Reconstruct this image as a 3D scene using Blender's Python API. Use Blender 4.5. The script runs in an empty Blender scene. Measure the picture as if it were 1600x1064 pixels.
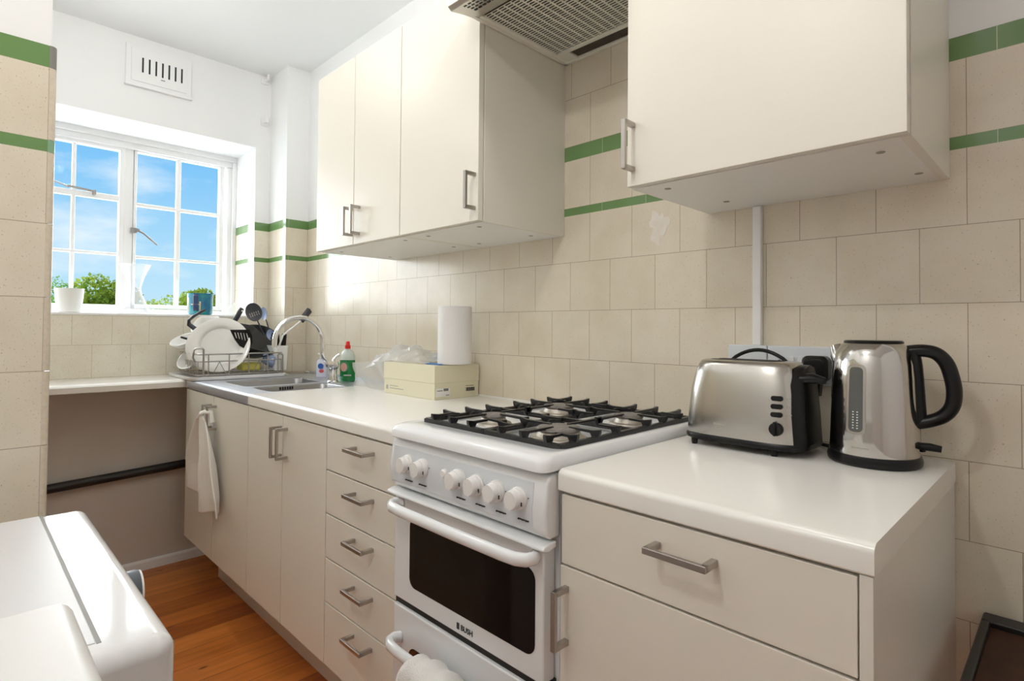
import bpy, bmesh, math, random
from mathutils import Vector, Matrix
random.seed(7)
C = bpy.context.scene.collection
PI = math.pi

# ------------------------------------------------------------------ camera
YAW, PITCH, ROLL = 0.78995, 0.01907, 0.00815
cy_, sy_ = math.cos(YAW), math.sin(YAW)
cp_, sp_ = math.cos(PITCH), math.sin(PITCH)
F_ = Vector((-sy_ * cp_, cy_ * cp_, sp_))
R0 = Vector((cy_, sy_, 0))
U0 = R0.cross(F_)
R_ = math.cos(ROLL) * R0 + math.sin(ROLL) * U0
U_ = -math.sin(ROLL) * R0 + math.cos(ROLL) * U0
cd = bpy.data.cameras.new('camera')
cd.sensor_width = 36
cd.lens = 881.904 / 1600 * 36
cd.shift_y = -37.213 / 1600
cd.clip_start = 0.02
cam = bpy.data.objects.new('camera', cd)
C.objects.link(cam)
M = Matrix((R_, U_, -F_)).transposed().to_4x4()
M.translation = Vector((0.29088, -1.39172, 1.19977))
cam.matrix_world = M
bpy.context.scene.camera = cam

# ------------------------------------------------------------------ exposure
sc = bpy.context.scene
sc.view_settings.view_transform = 'Standard'
sc.view_settings.look = 'None'
sc.view_settings.gamma = 1
sc.view_settings.use_curve_mapping = False
sc.view_settings.exposure = 0.08
sc.cycles.max_bounces = 10
sc.cycles.diffuse_bounces = 6
sc.cycles.transparent_max_bounces = 12
sc.cycles.sample_clamp_indirect = 6
sc.cycles.use_denoising = True

# ------------------------------------------------------------------ sky
w = bpy.data.worlds.new('sky')
sc.world = w
w.use_nodes = True
nt = w.node_tree
nt.nodes.clear()
tc = nt.nodes.new('ShaderNodeTexCoord')
sep = nt.nodes.new('ShaderNodeSeparateXYZ')
nt.links.new(tc.outputs['Generated'], sep.inputs[0])
ramp = nt.nodes.new('ShaderNodeValToRGB')
cr = ramp.color_ramp
cr.elements[0].position = 0.0
cr.elements[0].color = (0.60, 0.80, 0.93, 1)
cr.elements[1].position = 0.62
cr.elements[1].color = (0.14, 0.40, 0.82, 1)
e = cr.elements.new(0.08); e.color = (0.47, 0.75, 0.94, 1)
e = cr.elements.new(0.24); e.color = (0.22, 0.56, 0.92, 1)
nt.links.new(sep.outputs['Z'], ramp.inputs[0])
mp = nt.nodes.new('ShaderNodeMapping')
mp.inputs['Scale'].default_value = (2.2, 3.2, 9.0)
mp.inputs['Location'].default_value = (0.35, 1.9, 0.2)
nt.links.new(tc.outputs['Generated'], mp.inputs[0])
no = nt.nodes.new('ShaderNodeTexNoise')
no.inputs['Scale'].default_value = 1.5
no.inputs['Detail'].default_value = 6
no.inputs['Roughness'].default_value = 0.55
nt.links.new(mp.outputs[0], no.inputs[0])
r2 = nt.nodes.new('ShaderNodeValToRGB')
r2.color_ramp.elements[0].position = 0.47
r2.color_ramp.elements[1].position = 0.76
nt.links.new(no.outputs['Fac'], r2.inputs[0])
mx = nt.nodes.new('ShaderNodeMix')
mx.data_type = 'RGBA'
nt.links.new(r2.outputs[0], mx.inputs[0])
nt.links.new(ramp.outputs[0], mx.inputs[6])
mx.inputs[7].default_value = (0.90, 0.96, 1.0, 1)
bg = nt.nodes.new('ShaderNodeBackground')
bg.inputs[1].default_value = 1.0
nt.links.new(mx.outputs[2], bg.inputs[0])
wo = nt.nodes.new('ShaderNodeOutputWorld')
nt.links.new(bg.outputs[0], wo.inputs[0])

# ------------------------------------------------------------------ lights
def light(name, kind, loc, energy, color=(1, 1, 1), **k):
    d = bpy.data.lights.new(name, kind)
    d.energy = energy
    d.color = color
    for a, b in k.items():
        setattr(d, a, b)
    o = bpy.data.objects.new(name, d)
    o.location = loc
    C.objects.link(o)
    return o

sun = light('sun', 'SUN', (-8, -3, 6), 22.0, (1.0, 0.995, 0.99), angle=math.radians(140))
sun.rotation_euler = Vector((0.76, 0.46, -0.34)).to_track_quat('-Z', 'Y').to_euler()
LAMPS = [(-1.25, -0.82, 2.42), (-0.42, -0.68, 2.44), (-0.35, -1.75, 2.44), (-2.1, -1.0, 2.44)]  # behind-camera and window-wall lamps are added as fill
LAMP_E = [3.6, 6.5, 16, 3.2]
for (lx, ly, lz), le in zip(LAMPS, LAMP_E):
    light('lamp_light', 'POINT', (lx, ly, lz), le, (1.0, 0.975, 0.935), shadow_soft_size=0.035)

# ------------------------------------------------------------------ materials
MATS = {}
def nodes(name):
    m = bpy.data.materials.new(name)
    m.use_nodes = True
    t = m.node_tree
    return m, t, t.nodes['Principled BSDF']

def mat(name, col, rough=0.5, metal=0.0, spec=0.5, noise=None, bump=None, coat=0.0, trans=0.0, emit=None, alpha=None, ior=None, sheen=0):
    """noise=(scale, amount, second colour)  bump=(scale, strength)"""
    m, t, p = nodes(name)
    p.inputs['Base Color'].default_value = (*col, 1)
    p.inputs['Roughness'].default_value = rough
    p.inputs['Metallic'].default_value = metal
    p.inputs['Specular IOR Level'].default_value = spec
    p.inputs['Coat Weight'].default_value = coat
    p.inputs['Coat Roughness'].default_value = 0.08
    p.inputs['Transmission Weight'].default_value = trans
    if sheen: p.inputs['Sheen Weight'].default_value = sheen
    if ior: p.inputs['IOR'].default_value = ior
    if alpha is not None: p.inputs['Alpha'].default_value = alpha
    if emit:
        p.inputs['Emission Color'].default_value = (*emit[0], 1)
        p.inputs['Emission Strength'].default_value = emit[1]
    tcn = t.nodes.new('ShaderNodeTexCoord')
    if noise:
        n = t.nodes.new('ShaderNodeTexNoise')
        n.inputs['Scale'].default_value = noise[0]
        n.inputs['Detail'].default_value = 5
        t.links.new(tcn.outputs['Object'], n.inputs[0])
        rr = t.nodes.new('ShaderNodeValToRGB')
        rr.color_ramp.elements[0].position = 0.35
        rr.color_ramp.elements[1].position = 0.7
        rr.color_ramp.elements[0].color = (*col, 1)
        c2 = noise[2]
        a = noise[1]
        rr.color_ramp.elements[1].color = (*[col[i] * (1 - a) + c2[i] * a for i in range(3)], 1)
        t.links.new(n.outputs['Fac'], rr.inputs[0])
        t.links.new(rr.outputs[0], p.inputs['Base Color'])
    if bump:
        n = t.nodes.new('ShaderNodeTexNoise')
        n.inputs['Scale'].default_value = bump[0]
        n.inputs['Detail'].default_value = 4
        t.links.new(tcn.outputs['Object'], n.inputs[0])
        b = t.nodes.new('ShaderNodeBump')
        b.inputs['Strength'].default_value = bump[1]
        b.inputs['Distance'].default_value = 0.002
        t.links.new(n.outputs['Fac'], b.inputs['Height'])
        t.links.new(b.outputs[0], p.inputs['Normal'])
    MATS[name] = m
    return m

def tile_mat(name, c1, c2, grout, rough=0.2, speck=True):
    """running-bond 6 inch tiles laid out by UV in metres"""
    m, t, p = nodes(name)
    uv = t.nodes.new('ShaderNodeUVMap')
    uv.uv_map = 'UVMap'
    br = t.nodes.new('ShaderNodeTexBrick')
    br.offset = 0.5
    br.offset_frequency = 2
    br.inputs['Scale'].default_value = 1
    br.inputs['Color1'].default_value = (*c1, 1)
    br.inputs['Color2'].default_value = (*c2, 1)
    br.inputs['Mortar'].default_value = (*grout, 1)
    br.inputs['Mortar Size'].default_value = 0.0007
    br.inputs['Mortar Smooth'].default_value = 0.1
    br.inputs['Bias'].default_value = 0
    br.inputs['Brick Width'].default_value = 0.152
    br.inputs['Row Height'].default_value = 0.1524
    t.links.new(uv.outputs[0], br.inputs['Vector'])
    tcn = t.nodes.new('ShaderNodeTexCoord')
    col = br.outputs['Color']
    # cloudy variation
    n = t.nodes.new('ShaderNodeTexNoise')
    n.inputs['Scale'].default_value = 9
    n.inputs['Detail'].default_value = 4
    t.links.new(tcn.outputs['Object'], n.inputs[0])
    mxx = t.nodes.new('ShaderNodeMix'); mxx.data_type = 'RGBA'; mxx.blend_type = 'MULTIPLY'
    rr = t.nodes.new('ShaderNodeValToRGB')
    rr.color_ramp.elements[0].color = (0.93, 0.91, 0.88, 1)
    rr.color_ramp.elements[1].color = (1, 1, 1, 1)
    rr.color_ramp.elements[0].position = 0.3
    rr.color_ramp.elements[1].position = 0.65
    t.links.new(n.outputs['Fac'], rr.inputs[0])
    mxx.inputs[0].default_value = 1
    t.links.new(col, mxx.inputs[6]); t.links.new(rr.outputs[0], mxx.inputs[7])
    col = mxx.outputs[2]
    if speck:
        v = t.nodes.new('ShaderNodeTexNoise')
        v.inputs['Scale'].default_value = 260
        v.inputs['Detail'].default_value = 2
        t.links.new(tcn.outputs['Object'], v.inputs[0])
        r3 = t.nodes.new('ShaderNodeValToRGB')
        r3.color_ramp.elements[0].position = 0.27
        r3.color_ramp.elements[0].color = (0.62, 0.50, 0.38, 1)
        r3.color_ramp.elements[1].position = 0.36
        r3.color_ramp.elements[1].color = (1, 1, 1, 1)
        t.links.new(v.outputs['Fac'], r3.inputs[0])
        m3 = t.nodes.new('ShaderNodeMix'); m3.data_type = 'RGBA'; m3.blend_type = 'MULTIPLY'
        m3.inputs[0].default_value = 0.8
        t.links.new(col, m3.inputs[6]); t.links.new(r3.outputs[0], m3.inputs[7])
        col = m3.outputs[2]
    t.links.new(col, p.inputs['Base Color'])
    p.inputs['Roughness'].default_value = rough
    # bump: grout + slight waviness
    n2 = t.nodes.new('ShaderNodeTexNoise')
    n2.inputs['Scale'].default_value = 14
    n2.inputs['Detail'].default_value = 2
    t.links.new(tcn.outputs['Object'], n2.inputs[0])
    ma = t.nodes.new('ShaderNodeMath'); ma.operation = 'MULTIPLY_ADD'
    ma.inputs[1].default_value = -0.5
    t.links.new(br.outputs['Fac'], ma.inputs[0]); t.links.new(n2.outputs['Fac'], ma.inputs[2])
    b = t.nodes.new('ShaderNodeBump')
    b.inputs['Strength'].default_value = 0.35
    b.inputs['Distance'].default_value = 0.002
    t.links.new(ma.outputs[0], b.inputs['Height'])
    t.links.new(b.outputs[0], p.inputs['Normal'])
    MATS[name] = m
    return m

def brushed(name, col, rough=0.28, scale=(1, 1, 120), amt=0.12):
    m, t, p = nodes(name)
    tcn = t.nodes.new('ShaderNodeTexCoord')
    mpp = t.nodes.new('ShaderNodeMapping')
    mpp.inputs['Scale'].default_value = scale
    t.links.new(tcn.outputs['Object'], mpp.inputs[0])
    n = t.nodes.new('ShaderNodeTexNoise')
    n.inputs['Scale'].default_value = 12
    n.inputs['Detail'].default_value = 4
    t.links.new(mpp.outputs[0], n.inputs[0])
    rr = t.nodes.new('ShaderNodeMapRange')
    rr.inputs['To Min'].default_value = rough - amt / 2
    rr.inputs['To Max'].default_value = rough + amt / 2
    t.links.new(n.outputs['Fac'], rr.inputs['Value'])
    t.links.new(rr.outputs[0], p.inputs['Roughness'])
    p.inputs['Base Color'].default_value = (*col, 1)
    p.inputs['Metallic'].default_value = 1
    MATS[name] = m
    return m

def wood_floor(name):
    m, t, p = nodes(name)
    uv = t.nodes.new('ShaderNodeUVMap'); uv.uv_map = 'UVMap'
    br = t.nodes.new('ShaderNodeTexBrick')
    br.offset = 0.37; br.offset_frequency = 2
    for k, v in {'Scale': 1, 'Mortar Size': 0.0012, 'Mortar Smooth': 0.2, 'Bias': 0, 'Brick Width': 1.9, 'Row Height': 0.115}.items():
        br.inputs[k].default_value = v
    br.inputs['Color1'].default_value = (0.42, 0.115, 0.02, 1)
    br.inputs['Color2'].default_value = (0.70, 0.245, 0.05, 1)
    br.inputs['Mortar'].default_value = (0.10, 0.03, 0.01, 1)
    t.links.new(uv.outputs[0], br.inputs['Vector'])
    mpp = t.nodes.new('ShaderNodeMapping')
    mpp.inputs['Scale'].default_value = (1.0, 9, 1)
    t.links.new(uv.outputs[0], mpp.inputs[0])
    n = t.nodes.new('ShaderNodeTexNoise')
    n.inputs['Scale'].default_value = 3.2; n.inputs['Detail'].default_value = 8; n.inputs['Distortion'].default_value = 0.6
    t.links.new(mpp.outputs[0], n.inputs[0])
    rr = t.nodes.new('ShaderNodeValToRGB')
    rr.color_ramp.elements[0].position = 0.30; rr.color_ramp.elements[0].color = (0.74, 0.68, 0.62, 1)
    rr.color_ramp.elements[1].position = 0.62; rr.color_ramp.elements[1].color = (1.1, 1.1, 1.1, 1)
    t.links.new(n.outputs['Fac'], rr.inputs[0])
    a = t.nodes.new('ShaderNodeMix'); a.data_type = 'RGBA'; a.blend_type = 'MULTIPLY'; a.inputs[0].default_value = 0.85
    t.links.new(br.outputs['Color'], a.inputs[6]); t.links.new(rr.outputs[0], a.inputs[7])
    # knots
    mp2 = t.nodes.new('ShaderNodeMapping'); mp2.inputs['Scale'].default_value = (6, 14, 1)
    t.links.new(uv.outputs[0], mp2.inputs[0])
    v = t.nodes.new('ShaderNodeTexVoronoi'); v.inputs['Scale'].default_value = 1.0
    t.links.new(mp2.outputs[0], v.inputs[0])
    r4 = t.nodes.new('ShaderNodeValToRGB')
    r4.color_ramp.elements[0].position = 0.05; r4.color_ramp.elements[0].color = (0.25, 0.16, 0.1, 1)
    r4.color_ramp.elements[1].position = 0.12; r4.color_ramp.elements[1].color = (1, 1, 1, 1)
    t.links.new(v.outputs['Distance'], r4.inputs[0])
    k = t.nodes.new('ShaderNodeMix'); k.data_type = 'RGBA'; k.blend_type = 'MULTIPLY'; k.inputs[0].default_value = 0.8
    t.links.new(a.outputs[2], k.inputs[6]); t.links.new(r4.outputs[0], k.inputs[7])
    t.links.new(k.outputs[2], p.inputs['Base Color'])
    p.inputs['Roughness'].default_value = 0.32
    b = t.nodes.new('ShaderNodeBump'); b.inputs['Strength'].default_value = 0.25; b.inputs['Distance'].default_value = 0.002
    s = t.nodes.new('ShaderNodeMath'); s.operation = 'SUBTRACT'
    t.links.new(n.outputs['Fac'], s.inputs[0]); t.links.new(br.outputs['Fac'], s.inputs[1])
    t.links.new(s.outputs[0], b.inputs['Height']); t.links.new(b.outputs[0], p.inputs['Normal'])
    MATS[name] = m
    return m

def clear_glass(name, tint=(1, 1, 1), refl=0.08, fres=0.6, haze=0.0, hazecol=(0.9, 0.9, 0.9), rough=0.02):
    """thin sheet: mostly transparent, a little reflection and haze"""
    m = bpy.data.materials.new(name); m.use_nodes = True
    t = m.node_tree; t.nodes.clear()
    o = t.nodes.new('ShaderNodeOutputMaterial')
    tr = t.nodes.new('ShaderNodeBsdfTransparent'); tr.inputs[0].default_value = (*tint, 1)
    gl = t.nodes.new('ShaderNodeBsdfGlossy'); gl.inputs['Roughness'].default_value = rough
    m1 = t.nodes.new('ShaderNodeMixShader')
    lw = t.nodes.new('ShaderNodeLayerWeight'); lw.inputs[0].default_value = 0.25
    mm = t.nodes.new('ShaderNodeMath'); mm.operation = 'MULTIPLY_ADD'
    mm.inputs[1].default_value = fres; mm.inputs[2].default_value = refl; mm.use_clamp = True
    t.links.new(lw.outputs['Fresnel'], mm.inputs[0])
    t.links.new(mm.outputs[0], m1.inputs[0]); t.links.new(tr.outputs[0], m1.inputs[1]); t.links.new(gl.outputs[0], m1.inputs[2])
    out = m1.outputs[0]
    if haze > 0:
        df = t.nodes.new('ShaderNodeBsdfDiffuse'); df.inputs[0].default_value = (*hazecol, 1)
        tl = t.nodes.new('ShaderNodeBsdfTranslucent'); tl.inputs[0].default_value = (*hazecol, 1)
        m2 = t.nodes.new('ShaderNodeMixShader'); m2.inputs[0].default_value = 0.5
        t.links.new(df.outputs[0], m2.inputs[1]); t.links.new(tl.outputs[0], m2.inputs[2])
        m3 = t.nodes.new('ShaderNodeMixShader'); m3.inputs[0].default_value = haze
        t.links.new(out, m3.inputs[1]); t.links.new(m2.outputs[0], m3.inputs[2])
        out = m3.outputs[0]
    t.links.new(out, o.inputs[0])
    MATS[name] = m
    return m

def leafmat(name, c1, c2):
    m = bpy.data.materials.new(name); m.use_nodes = True
    t = m.node_tree; t.nodes.clear()
    o = t.nodes.new('ShaderNodeOutputMaterial'); tcn = t.nodes.new('ShaderNodeTexCoord')
    n = t.nodes.new('ShaderNodeTexNoise'); n.inputs['Scale'].default_value = 5; n.inputs['Detail'].default_value = 3
    t.links.new(tcn.outputs['Object'], n.inputs[0])
    rr = t.nodes.new('ShaderNodeValToRGB'); rr.color_ramp.elements[0].position = 0.35; rr.color_ramp.elements[1].position = 0.65
    rr.color_ramp.elements[0].color = (*c1, 1); rr.color_ramp.elements[1].color = (*c2, 1)
    t.links.new(n.outputs['Fac'], rr.inputs[0])
    d = t.nodes.new('ShaderNodeBsdfDiffuse'); l = t.nodes.new('ShaderNodeBsdfTranslucent'); mxs = t.nodes.new('ShaderNodeMixShader')
    mxs.inputs[0].default_value = 0.4
    t.links.new(rr.outputs[0], d.inputs[0]); t.links.new(rr.outputs[0], l.inputs[0])
    t.links.new(d.outputs[0], mxs.inputs[1]); t.links.new(l.outputs[0], mxs.inputs[2]); t.links.new(mxs.outputs[0], o.inputs[0])
    MATS[name] = m
tile_mat('wall_tile', (0.77, 0.705, 0.585), (0.745, 0.68, 0.555), (0.36, 0.29, 0.21), 0.22)
tile_mat('wall_tile_pale', (0.85, 0.81, 0.70), (0.83, 0.785, 0.675), (0.50, 0.44, 0.34), 0.22)
tile_mat('green_tile', (0.145, 0.27, 0.095), (0.16, 0.29, 0.11), (0.55, 0.58, 0.42), 0.12, False)
mat('paint', (0.87, 0.88, 0.88), 0.55, bump=(30, 0.12))
mat('paint_white', (0.90, 0.90, 0.90), 0.45, bump=(26, 0.2))
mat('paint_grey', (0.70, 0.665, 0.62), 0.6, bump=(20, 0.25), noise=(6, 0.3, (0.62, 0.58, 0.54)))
mat('ceiling_paint', (0.88, 0.89, 0.89), 0.7, bump=(40, 0.06))
mat('cream_lacquer', (0.80, 0.765, 0.685), 0.38)
mat('carcass', (0.76, 0.74, 0.69), 0.4)
mat('carcass_under', (0.86, 0.85, 0.83), 0.35)
mat('laminate', (0.86, 0.845, 0.81), 0.22, bump=(300, 0.03))
mat('enamel', (0.83, 0.85, 0.87), 0.16, coat=0.3)
mat('enamel_gloss', (0.76, 0.765, 0.775), 0.07, spec=0.35)
mat('fridge_white', (0.74, 0.74, 0.735), 0.35)
mat('lid_white', (0.68, 0.685, 0.70), 0.40)
mat('stay_grey', (0.30, 0.29, 0.28), 0.4, metal=0.5)
mat('white_plastic', (0.86, 0.86, 0.86), 0.3)
mat('cool_plastic', (0.72, 0.755, 0.80), 0.32)
mat('black_enamel', (0.012, 0.012, 0.013), 0.3, bump=(220, 0.1))
mat('black_plastic', (0.007, 0.007, 0.008), 0.30, spec=0.28)
mat('charcoal', (0.035, 0.038, 0.05), 0.35)
mat('dark_glass', (0.004, 0.0025, 0.002), 0.06, spec=0.25)
mat('brown_glass', (0.05, 0.018, 0.008), 0.08, spec=0.35)
mat('gap_black', (0.008, 0.008, 0.008), 0.6)
brushed('nickel', (0.46, 0.43, 0.40), 0.33, (40, 40, 40), 0.1)
brushed('steel_sink', (0.60, 0.63, 0.69), 0.40, (6, 90, 90), 0.12)
brushed('steel_bowl', (0.36, 0.36, 0.37), 0.34, (30, 30, 30), 0.1)
brushed('steel_brushed', (0.54, 0.52, 0.49), 0.22, (120, 120, 1), 0.14)
brushed('steel_polished', (0.58, 0.56, 0.54), 0.10, (60, 60, 1), 0.08)
brushed('steel_hood', (0.60, 0.58, 0.53), 0.35, (5, 80, 80), 0.1)
mat('chrome', (0.82, 0.82, 0.82), 0.08, metal=1)
mat('wire', (0.42, 0.40, 0.38), 0.3, metal=1)
mat('burner_metal', (0.60, 0.56, 0.50), 0.5, metal=0.8, noise=(40, 0.5, (0.3, 0.25, 0.2)))
mat('burner_cap', (0.15, 0.135, 0.125), 0.55, noise=(60, 0.6, (0.32, 0.29, 0.26)))
mat('hood_paint', (0.80, 0.77, 0.69), 0.42)
mat('grease_dark', (0.028, 0.022, 0.017), 0.45, noise=(30, 0.5, (0.09, 0.07, 0.05)))
mat('pipe_black', (0.018, 0.016, 0.015), 0.45)
mat('china', (0.85, 0.85, 0.83), 0.14, coat=0.3)
mat('card', (0.76, 0.72, 0.54), 0.6)
mat('card_lid', (0.78, 0.73, 0.55), 0.6)
mat('label_paper', (0.85, 0.85, 0.83), 0.6)
mat('ink', (0.03, 0.03, 0.035), 0.6)
mat('ink_grey', (0.40, 0.38, 0.33), 0.6)
mat('paper_towel', (0.86, 0.85, 0.85), 0.9, bump=(160, 0.4))
mat('towel_white', (0.84, 0.82, 0.79), 0.95, bump=(350, 1.0), sheen=0.3)
mat('towel_cream', (0.86, 0.84, 0.80), 0.95, bump=(350, 1.0), sheen=0.3)
mat('sachet_blue', (0.05, 0.2, 0.55), 0.35)
mat('sachet_green', (0.05, 0.35, 0.28), 0.35)
mat('red_cap', (0.70, 0.02, 0.015), 0.3)
mat('soap_green', (0.0, 0.20, 0.035), 0.15, coat=0.4)
mat('clear_bottle', (0.62, 0.70, 0.64), 0.15, coat=0.4)
mat('label_green', (0.02, 0.30, 0.12), 0.3)
mat('label_pink', (0.72, 0.42, 0.36), 0.35)
mat('label_blue', (0.03, 0.12, 0.45), 0.3)
mat('label_red', (0.6, 0.08, 0.10), 0.3)
mat('lilac_plastic', (0.68, 0.70, 0.82), 0.25)
mat('sponge_yellow', (0.72, 0.66, 0.16), 0.9, bump=(120, 0.8))
mat('blue_dish', (0.30, 0.38, 0.58), 0.2)
mat('grey_tray', (0.38, 0.38, 0.38), 0.35)
mat('mug_teal', (0.01, 0.17, 0.38), 0.15, noise=(26, 0.9, (0.02, 0.36, 0.34)), coat=0.5)
mat('mug_gold', (0.75, 0.60, 0.32), 0.3, metal=0.6)
mat('mug_navy', (0.02, 0.05, 0.15), 0.15, coat=0.5)
mat('mug_pale', (0.62, 0.80, 0.84), 0.15, coat=0.5)
mat('dark_wood', (0.055, 0.022, 0.010), 0.6, spec=0.3, noise=(25, 0.6, (0.03, 0.012, 0.006)))
mat('black_rim', (0.012, 0.011, 0.012), 0.35)
mat('knob_grey', (0.10, 0.12, 0.145), 0.3)
mat('silicone', (0.78, 0.78, 0.75), 0.4)
mat('plaster_stain', (0.80, 0.76, 0.70), 0.75, noise=(40, 0.6, (0.70, 0.62, 0.52)))
mat('cap_grey', (0.30, 0.29, 0.27), 0.5)
mat('trim_grey', (0.22, 0.21, 0.19), 0.5)
mat('gauge', (0.10, 0.105, 0.10), 0.12, spec=0.6)
mat('bulb', (1, 0.95, 0.85), 0.5, emit=((1.0, 0.93, 0.83), 6))
mat('bark', (0.10, 0.07, 0.045), 0.9)
leafmat('leaf_mid', (0.09, 0.15, 0.018), (0.20, 0.26, 0.035))
leafmat('leaf_dark', (0.07, 0.15, 0.03), (0.13, 0.24, 0.04))
leafmat('leaf_bright', (0.13, 0.20, 0.025), (0.26, 0.31, 0.055))
mat('bounce_ground', (0.72, 0.72, 0.70), 0.9)  # unseen ground, made pale to bounce sunlight up into the window reveal
clear_glass('pane_glass', (0.97, 0.985, 0.99), 0.0, 0.06)
clear_glass('carafe_glass', (0.97, 0.97, 0.97), 0.05, 0.4, 0.10, (0.95, 0.96, 0.97))
clear_glass('thin_plastic', (0.98, 0.98, 0.98), 0.10, 0.5, 0.30, (0.92, 0.93, 0.93), 0.15)
clear_glass('bag_plastic', (0.98, 0.98, 0.98), 0.12, 0.5, 0.42, (0.90, 0.91, 0.91), 0.18)
wood_floor('floor_boards')
def K(n): return MATS[n]

# ------------------------------------------------------------------ geometry helpers
class MB:
    def __init__(s):
        s.v = []; s.f = []; s.m = []; s.uv = {}
    def face(s, idx, mi=0, uv=None):
        s.f.append(tuple(idx)); s.m.append(mi)
        if uv: s.uv[len(s.f) - 1] = uv
    def add(s, vs, fs, mi=0):
        b = len(s.v)
        s.v += [tuple(p) for p in vs]
        for f in fs: s.face([b + i for i in f], mi)
        return s
    def box(s, x0, x1, y0, y1, z0, z1, mi=0):
        vs = [(x0, y0, z0), (x1, y0, z0), (x1, y1, z0), (x0, y1, z0), (x0, y0, z1), (x1, y0, z1), (x1, y1, z1), (x0, y1, z1)]
        return s.add(vs, [(0, 3, 2, 1), (4, 5, 6, 7), (0, 1, 5, 4), (1, 2, 6, 5), (2, 3, 7, 6), (3, 0, 4, 7)], mi)
    def prism(s, poly, a0, a1, axis='x', mi=0):
        """poly in the other two axes (in xyz order); extruded along axis"""
        n = len(poly)
        def P(p, a):
            if axis == 'x': return (a, p[0], p[1])
            if axis == 'y': return (p[0], a, p[1])
            return (p[0], p[1], a)
        vs = [P(p, a0) for p in poly] + [P(p, a1) for p in poly]
        fs = [tuple(range(n))[::-1], tuple(range(n, 2 * n))] + [(i, (i + 1) % n, n + (i + 1) % n, n + i) for i in range(n)]
        return s.add(vs, fs, mi)
    def loft(s, rings, cap=True, closed=True, mi=0):
        n = len(rings[0]); b = len(s.v)
        for r in rings: s.v += [tuple(p) for p in r]
        for j in range(len(rings) - 1):
            for i in range(n if closed else n - 1):
                k = (i + 1) % n
                s.face((b + j * n + i, b + j * n + k, b + (j + 1) * n + k, b + (j + 1) * n + i), mi)
        if cap and closed:
            s.face([b + i for i in range(n)][::-1], mi)
            s.face([b + (len(rings) - 1) * n + i for i in range(n)], mi)
        return s
    def lathe(s, prof, c, n=32, axis='z', mi=0, sx=1, sy=1):
        rings = []
        for r, h in prof:
            ring = []
            for i in range(n):
                a = 2 * PI * i / n
                p = (r * math.cos(a) * sx, r * math.sin(a) * sy)
                if axis == 'z': ring.append((c[0] + p[0], c[1] + p[1], c[2] + h))
                elif axis == 'y': ring.append((c[0] + p[0], c[1] + h, c[2] - p[1]))
                else: ring.append((c[0] + h, c[1] + p[0], c[2] + p[1]))
            rings.append(ring)
        return s.loft(rings, True, True, mi)
    def cyl(s, c, r, h, n=24, axis='z', mi=0):
        return s.lathe([(r, 0), (r, h)], c, n, axis, mi)
    def tube(s, pts, r, n=10, mi=0, flat=1.0, up=None):
        pts = [Vector(p) for p in pts]
        rs = r if isinstance(r, (list, tuple)) else [r] * len(pts)
        rings = []; prev = None
        for i, p in enumerate(pts):
            if i == 0: t = pts[1] - p
            elif i == len(pts) - 1: t = p - pts[i - 1]
            else: t = (pts[i + 1] - p).normalized() + (p - pts[i - 1]).normalized()
            t.normalize()
            if prev is None:
                a = Vector(up) if up else (Vector((0, 0, 1)) if abs(t.z) < 0.9 else Vector((1, 0, 0)))
                nrm = (a - t * a.dot(t)).normalized()
            else:
                nrm = (prev - t * prev.dot(t)).normalized()
            prev = nrm
            bn = t.cross(nrm)
            rings.append([p + (nrm * math.cos(2 * PI * k / n) + bn * math.sin(2 * PI * k / n) * flat) * rs[i] for k in range(n)])
        return s.loft(rings, True, True, mi)
    def bar(s, p0, p1, w, h, mi=0, up=(0, 0, 1)):
        p0, p1 = Vector(p0), Vector(p1)
        t = (p1 - p0).normalized(); u = Vector(up); u = (u - t * u.dot(t)).normalized(); b = t.cross(u)
        q = [b * w / 2 + u * h / 2, -b * w / 2 + u * h / 2, -b * w / 2 - u * h / 2, b * w / 2 - u * h / 2]
        return s.loft([[p0 + a for a in q], [p1 + a for a in q]], True, True, mi)
    def grid(s, fn, nu, nv, mi=0):
        b = len(s.v)
        for j in range(nv + 1):
            for i in range(nu + 1):
                s.v.append(tuple(fn(i / nu, j / nv)))
        for j in range(nv):
            for i in range(nu):
                a = b + j * (nu + 1) + i
                s.face((a, a + 1, a + nu + 2, a + nu + 1), mi)
        return s
    def xf(s, m):
        s.v = [tuple(m @ Vector(p)) for p in s.v]
        return s

def build(name, mb, mats, parent=None, bevel=0, seg=2, smooth=30, solid=0, sub=0, local=False):
    me = bpy.data.meshes.new(name)
    root = None
    off = Vector((0, 0, 0))
    if parent is not None and not local:
        q = parent
        while q: off += q.location; q = q.parent
    me.from_pydata([tuple(Vector(p) - off) for p in mb.v], [], mb.f)
    if not isinstance(mats, (list, tuple)): mats = [mats]
    for m in mats: me.materials.append(K(m))
    for p, i in zip(me.polygons, mb.m): p.material_index = i
    if mb.uv:
        uvl = me.uv_layers.new(name='UVMap')
        for fi, uvs in mb.uv.items():
            for li, u in zip(me.polygons[fi].loop_indices, uvs): uvl.data[li].uv = u
    bm = bmesh.new(); bm.from_mesh(me)
    if not mb.uv: bmesh.ops.recalc_face_normals(bm, faces=bm.faces)
    bm.to_mesh(me); bm.free()
    if smooth:
        me.shade_smooth()
        me.set_sharp_from_angle(angle=math.radians(smooth))
    o = bpy.data.objects.new(name, me)
    C.objects.link(o)
    if parent is not None: o.parent = parent
    if solid:
        md = o.modifiers.new('solid', 'SOLIDIFY'); md.thickness = solid; md.offset = 0
    if bevel:
        md = o.modifiers.new('bevel', 'BEVEL'); md.width = bevel; md.segments = seg
        md.limit_method = 'ANGLE'; md.angle_limit = math.radians(35); md.harden_normals = True
    if sub:
        md = o.modifiers.new('sub', 'SUBSURF'); md.levels = sub; md.render_levels = sub
    return o

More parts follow.
